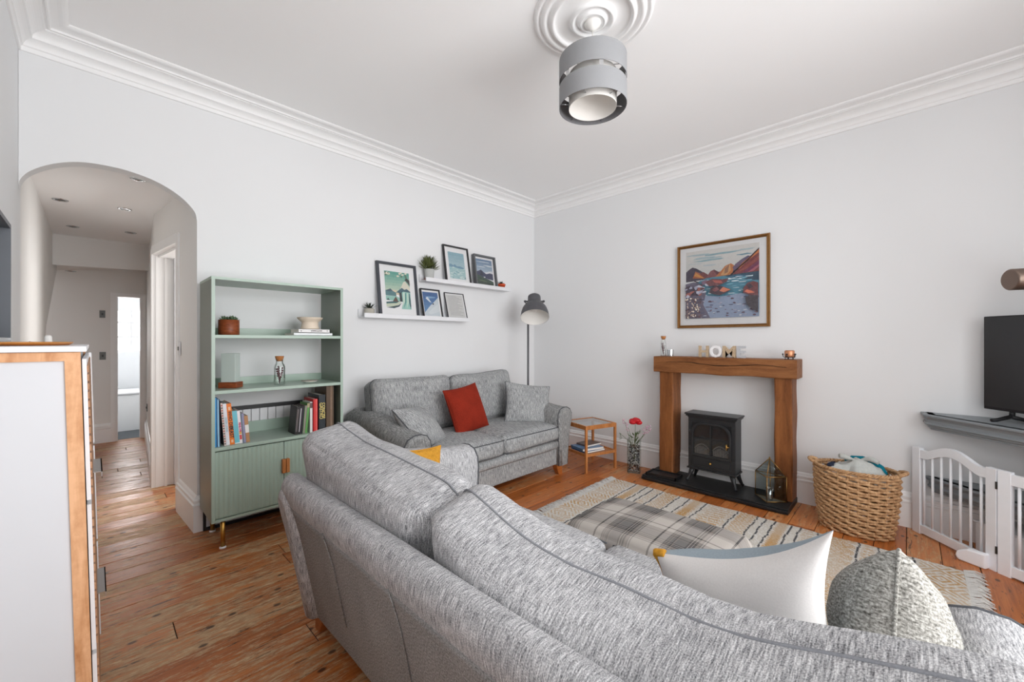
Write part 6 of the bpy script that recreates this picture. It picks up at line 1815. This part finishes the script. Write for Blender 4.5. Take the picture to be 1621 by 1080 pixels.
# second panel turns a little towards the camera
g2 = G2 - G1; a2 = math.atan2(g2.y, g2.x) - grot; W2 = g2.length
m2_ = Matrix.Translation((glen + 0.004, 0, 0)) @ Matrix.Rotation(a2, 4, 'Z')
for a in (0.0, W2 - 0.052):
    mb = MB(); mb.box(a, a + 0.052, -0.014, 0.014, 0, 0.556); mb.xf(m2_); t.part('stile', mb, M['whitewood'], bevel=0.0015)
mb = MB(); mb.box(0.052, W2 - 0.052, -0.012, 0.012, 0.010, 0.062); mb.xf(m2_); t.part('bottom_rail', mb, M['whitewood'])
mb = MB(); mb.box(0.052, W2 - 0.052, -0.012, 0.012, 0.49, 0.545); mb.xf(m2_); t.part('top_rail', mb, M['whitewood'])
for i in range(6):
    x = 0.052 + (W2 - 0.104) * (i + 0.5) / 6
    mb = MB(); mb.tube([(x, 0, 0.058), (x, 0, 0.495)], 0.0068, 10); mb.xf(m2_); t.part('spindle', mb, M['whitewood'])
# support foot
mb = MB(); poly = [(0.03, 0.0), (-0.085, 0.0), (-0.098, 0.022), (-0.090, 0.050), (-0.045, 0.078), (0.03, 0.082)]
mb.prism([(x, z) for x, z in poly], -0.020, 0.020, 'y'); mb.xf(Matrix.Translation((glen - 0.055, -0.038, 0)) @ Matrix.Rotation(R(20), 4, 'Z')); t.part('support_foot', mb, M['whitewood'], bevel=0.008)
t = Thing('storage_box', 'low white box on the floor behind the gate spindles', 'box', (3.60, -0.50, 0))
mb = MB(); mb.cbox((0, 0, 0.085), (0.20, 0.42, 0.17), R(-45)); t.part('body', mb, M['whitemat'], bevel=0.004)
mb = MB(); mb.cbox((0, 0, 0.176), (0.215, 0.435, 0.012), R(-45)); t.part('lid', mb, M['white'], bevel=0.003)

# ------------------------------------------------------------------ tall cabinet by the left wall
CY0, CY1, CZ = 1.50, 2.36, 1.222
def xf_(z): return -0.0225 + 0.0225 * (CZ - z) / 0.95          # front slopes out towards the floor
t = Thing('shoe_cabinet', 'tall white cabinet with bamboo frame and slatted tip-out fronts', 'cabinet', (-0.14, 1.93, 0))
xb = XL + 0.006
mb = MB()
mb.add([(xb, CY0 + 0.006, 0.03), (xf_(0.03) - 0.006, CY0 + 0.006, 0.03), (xf_(CZ) - 0.006, CY0 + 0.006, CZ), (xb, CY0 + 0.006, CZ),
        (xb, CY1 - 0.006, 0.03), (xf_(0.03) - 0.006, CY1 - 0.006, 0.03), (xf_(CZ) - 0.006, CY1 - 0.006, CZ), (xb, CY1 - 0.006, CZ)],
       [(0, 1, 2, 3), (4, 7, 6, 5), (0, 4, 5, 1), (1, 5, 6, 2), (2, 6, 7, 3), (3, 7, 4, 0)])
t.part('body', mb, M['cabwhite'], True)
for yy in (CY0, CY1):
    s = -1 if yy == CY0 else 1
    mb = MB()
    o = [(xb, 0.0), (xf_(0.0), 0.0), (xf_(CZ), CZ), (xb, CZ)]
    w = 0.028
    stile = [(xf_(0.0) - w, 0.0), (xf_(0.0), 0.0), (xf_(CZ), CZ), (xf_(CZ) - w, CZ)]
    mb.prism(stile, yy, yy - s * 0.020, 'y'); t.part('bamboo_stile', mb, M['bamboo'], True)
    mb = MB(); mb.prism([(xb, 0.0), (xb + w, 0.0), (xb + w, CZ), (xb, CZ)], yy, yy - s * 0.020, 'y'); t.part('bamboo_stile', mb, M['bamboo'], True)
    mb = MB(); mb.prism([(xb + w, CZ - 0.022), (xf_(CZ) - w + 0.0005, CZ - 0.022), (xf_(CZ) - w, CZ), (xb + w, CZ)], yy, yy - s * 0.020, 'y'); t.part('bamboo_rail', mb, M['bamboo'], True)
mb = MB(); mb.box(xb - 0.003, -0.012, CY0 - 0.010, CY1 + 0.010, CZ + 0.001, CZ + 0.0145); t.part('top_panel', mb, M['white'], True, bevel=0.001)
zs = [CZ - 0.012, 0.835, 0.445, 0.055]
for k in range(3):
    zt1, zb1 = zs[k] - 0.006, zs[k + 1] + 0.006
    mb = MB()
    mb.add([(xf_(zb1) + 0.002, CY0 + 0.012, zb1), (xf_(zt1) + 0.002, CY0 + 0.012, zt1), (xf_(zt1) + 0.002, CY1 - 0.004, zt1), (xf_(zb1) + 0.002, CY1 - 0.004, zb1),
            (xf_(zb1) + 0.010, CY0 + 0.012, zb1), (xf_(zt1) + 0.010, CY0 + 0.012, zt1), (xf_(zt1) + 0.010, CY1 - 0.004, zt1), (xf_(zb1) + 0.010, CY1 - 0.004, zb1)],
           [(0, 1, 2, 3), (4, 7, 6, 5), (0, 4, 5, 1), (1, 5, 6, 2), (2, 6, 7, 3), (3, 7, 4, 0)])
    fl = t.part('tip_out_front', mb, M['white'], True)
    ns = 15
    for q in range(ns):
        za = zb1 + 0.012 + (zt1 - zb1 - 0.024) * q / ns; zc = za + (zt1 - zb1 - 0.024) / ns - 0.006
        mb = MB(); mb.prism([(xf_(za) + 0.0085, za), (xf_(za) + 0.0135, za), (xf_(zc) + 0.0135, zc), (xf_(zc) + 0.0085, zc)], CY0 + 0.018, CY1 - 0.012, 'y'); t.part('slat', mb, M['bamboo_slat'], True, parent=fl)
    mb = MB(); mb.prism([(xf_(zb1) + 0.004, zb1), (xf_(zb1) + 0.017, zb1), (xf_(zt1) + 0.017, zt1), (xf_(zt1) + 0.004, zt1)], CY1 - 0.010, CY1 - 0.002, 'y'); t.part('white_edge', mb, M['white'], True, parent=fl)
    if k > 0:
        mb = MB(); mb.box(xf_(zt1) + 0.006, xf_(zt1) + 0.034, 1.86, 2.06, zt1 + 0.001, zt1 + 0.004); mb.box(xf_(zt1) + 0.031, xf_(zt1) + 0.034, 1.86, 2.06, zt1 - 0.014, zt1 + 0.004); t.part('handle', mb, M['chrome'], True, parent=fl)
# things on the cabinet
TZ = CZ + 0.0150
t = Thing('round_tray', 'flat tray with an orange rim on the white cabinet', 'tray', (-0.15, 1.95, TZ))
mb = MB(); mb.lathe([(0, 0.0), (0.095, 0.0), (0.104, 0.006), (0.106, 0.010), (0.102, 0.010), (0.095, 0.004), (0, 0.004)], 40, (0, 0, 0), sy=2.2); t.part('rim', mb, M['traywood'])
mb = MB(); mb.disc((0, 0, 0.0048), 0.094, 40, True, None, 1.0, 2.2); t.part('inlay', mb, M['greyframe'])
t = Thing('box_mirror', 'deep grey-framed box mirror standing at the edge of view on the cabinet', 'mirror', (-0.235, 2.12, TZ + 0.0105))
mb = MB(); mb.box(-0.272, -0.205, 2.290, 2.302, TZ + 0.011, 1.665); t.part('frame_side', mb, M['mirrorframe'], True)
mb = MB(); mb.box(-0.272, -0.205, 1.94, 1.952, TZ + 0.011, 1.665); t.part('frame_side', mb, M['mirrorframe'], True)
mb = MB(); mb.box(-0.272, -0.205, 1.952, 2.290, 1.650, 1.665); t.part('frame_top', mb, M['mirrorframe'], True)
mb = MB(); mb.box(-0.272, -0.205, 1.952, 2.290, TZ + 0.011, TZ + 0.024); t.part('frame_bottom', mb, M['mirrorframe'], True)
mb = MB(); mb.box(-0.272, -0.266, 1.952, 2.290, TZ + 0.024, 1.650); t.part('mirror_glass', mb, plain('mirror_grey', (150, 158, 164), 0.12, metal=0.9, var=0.02), True)
t = Thing('plug_adapter', 'white plug with a curl of flex on the far end of the cabinet', 'plug', (-0.118, 2.315, TZ))
mb = rbox(0.020, 0.024, 0.034, 0.008, 6); place(mb, (0, 0, 0.018)); t.part('plug_body', mb, M['white_in'])
mb = MB(); mb.tube([(-0.008, 0, 0.006), (-0.03, -0.01, 0.004), (-0.045, 0.0, 0.010), (-0.03, 0.012, 0.006), (-0.015, 0.01, 0.004)], 0.0025, 6); t.part('flex', mb, M['whitemat'])
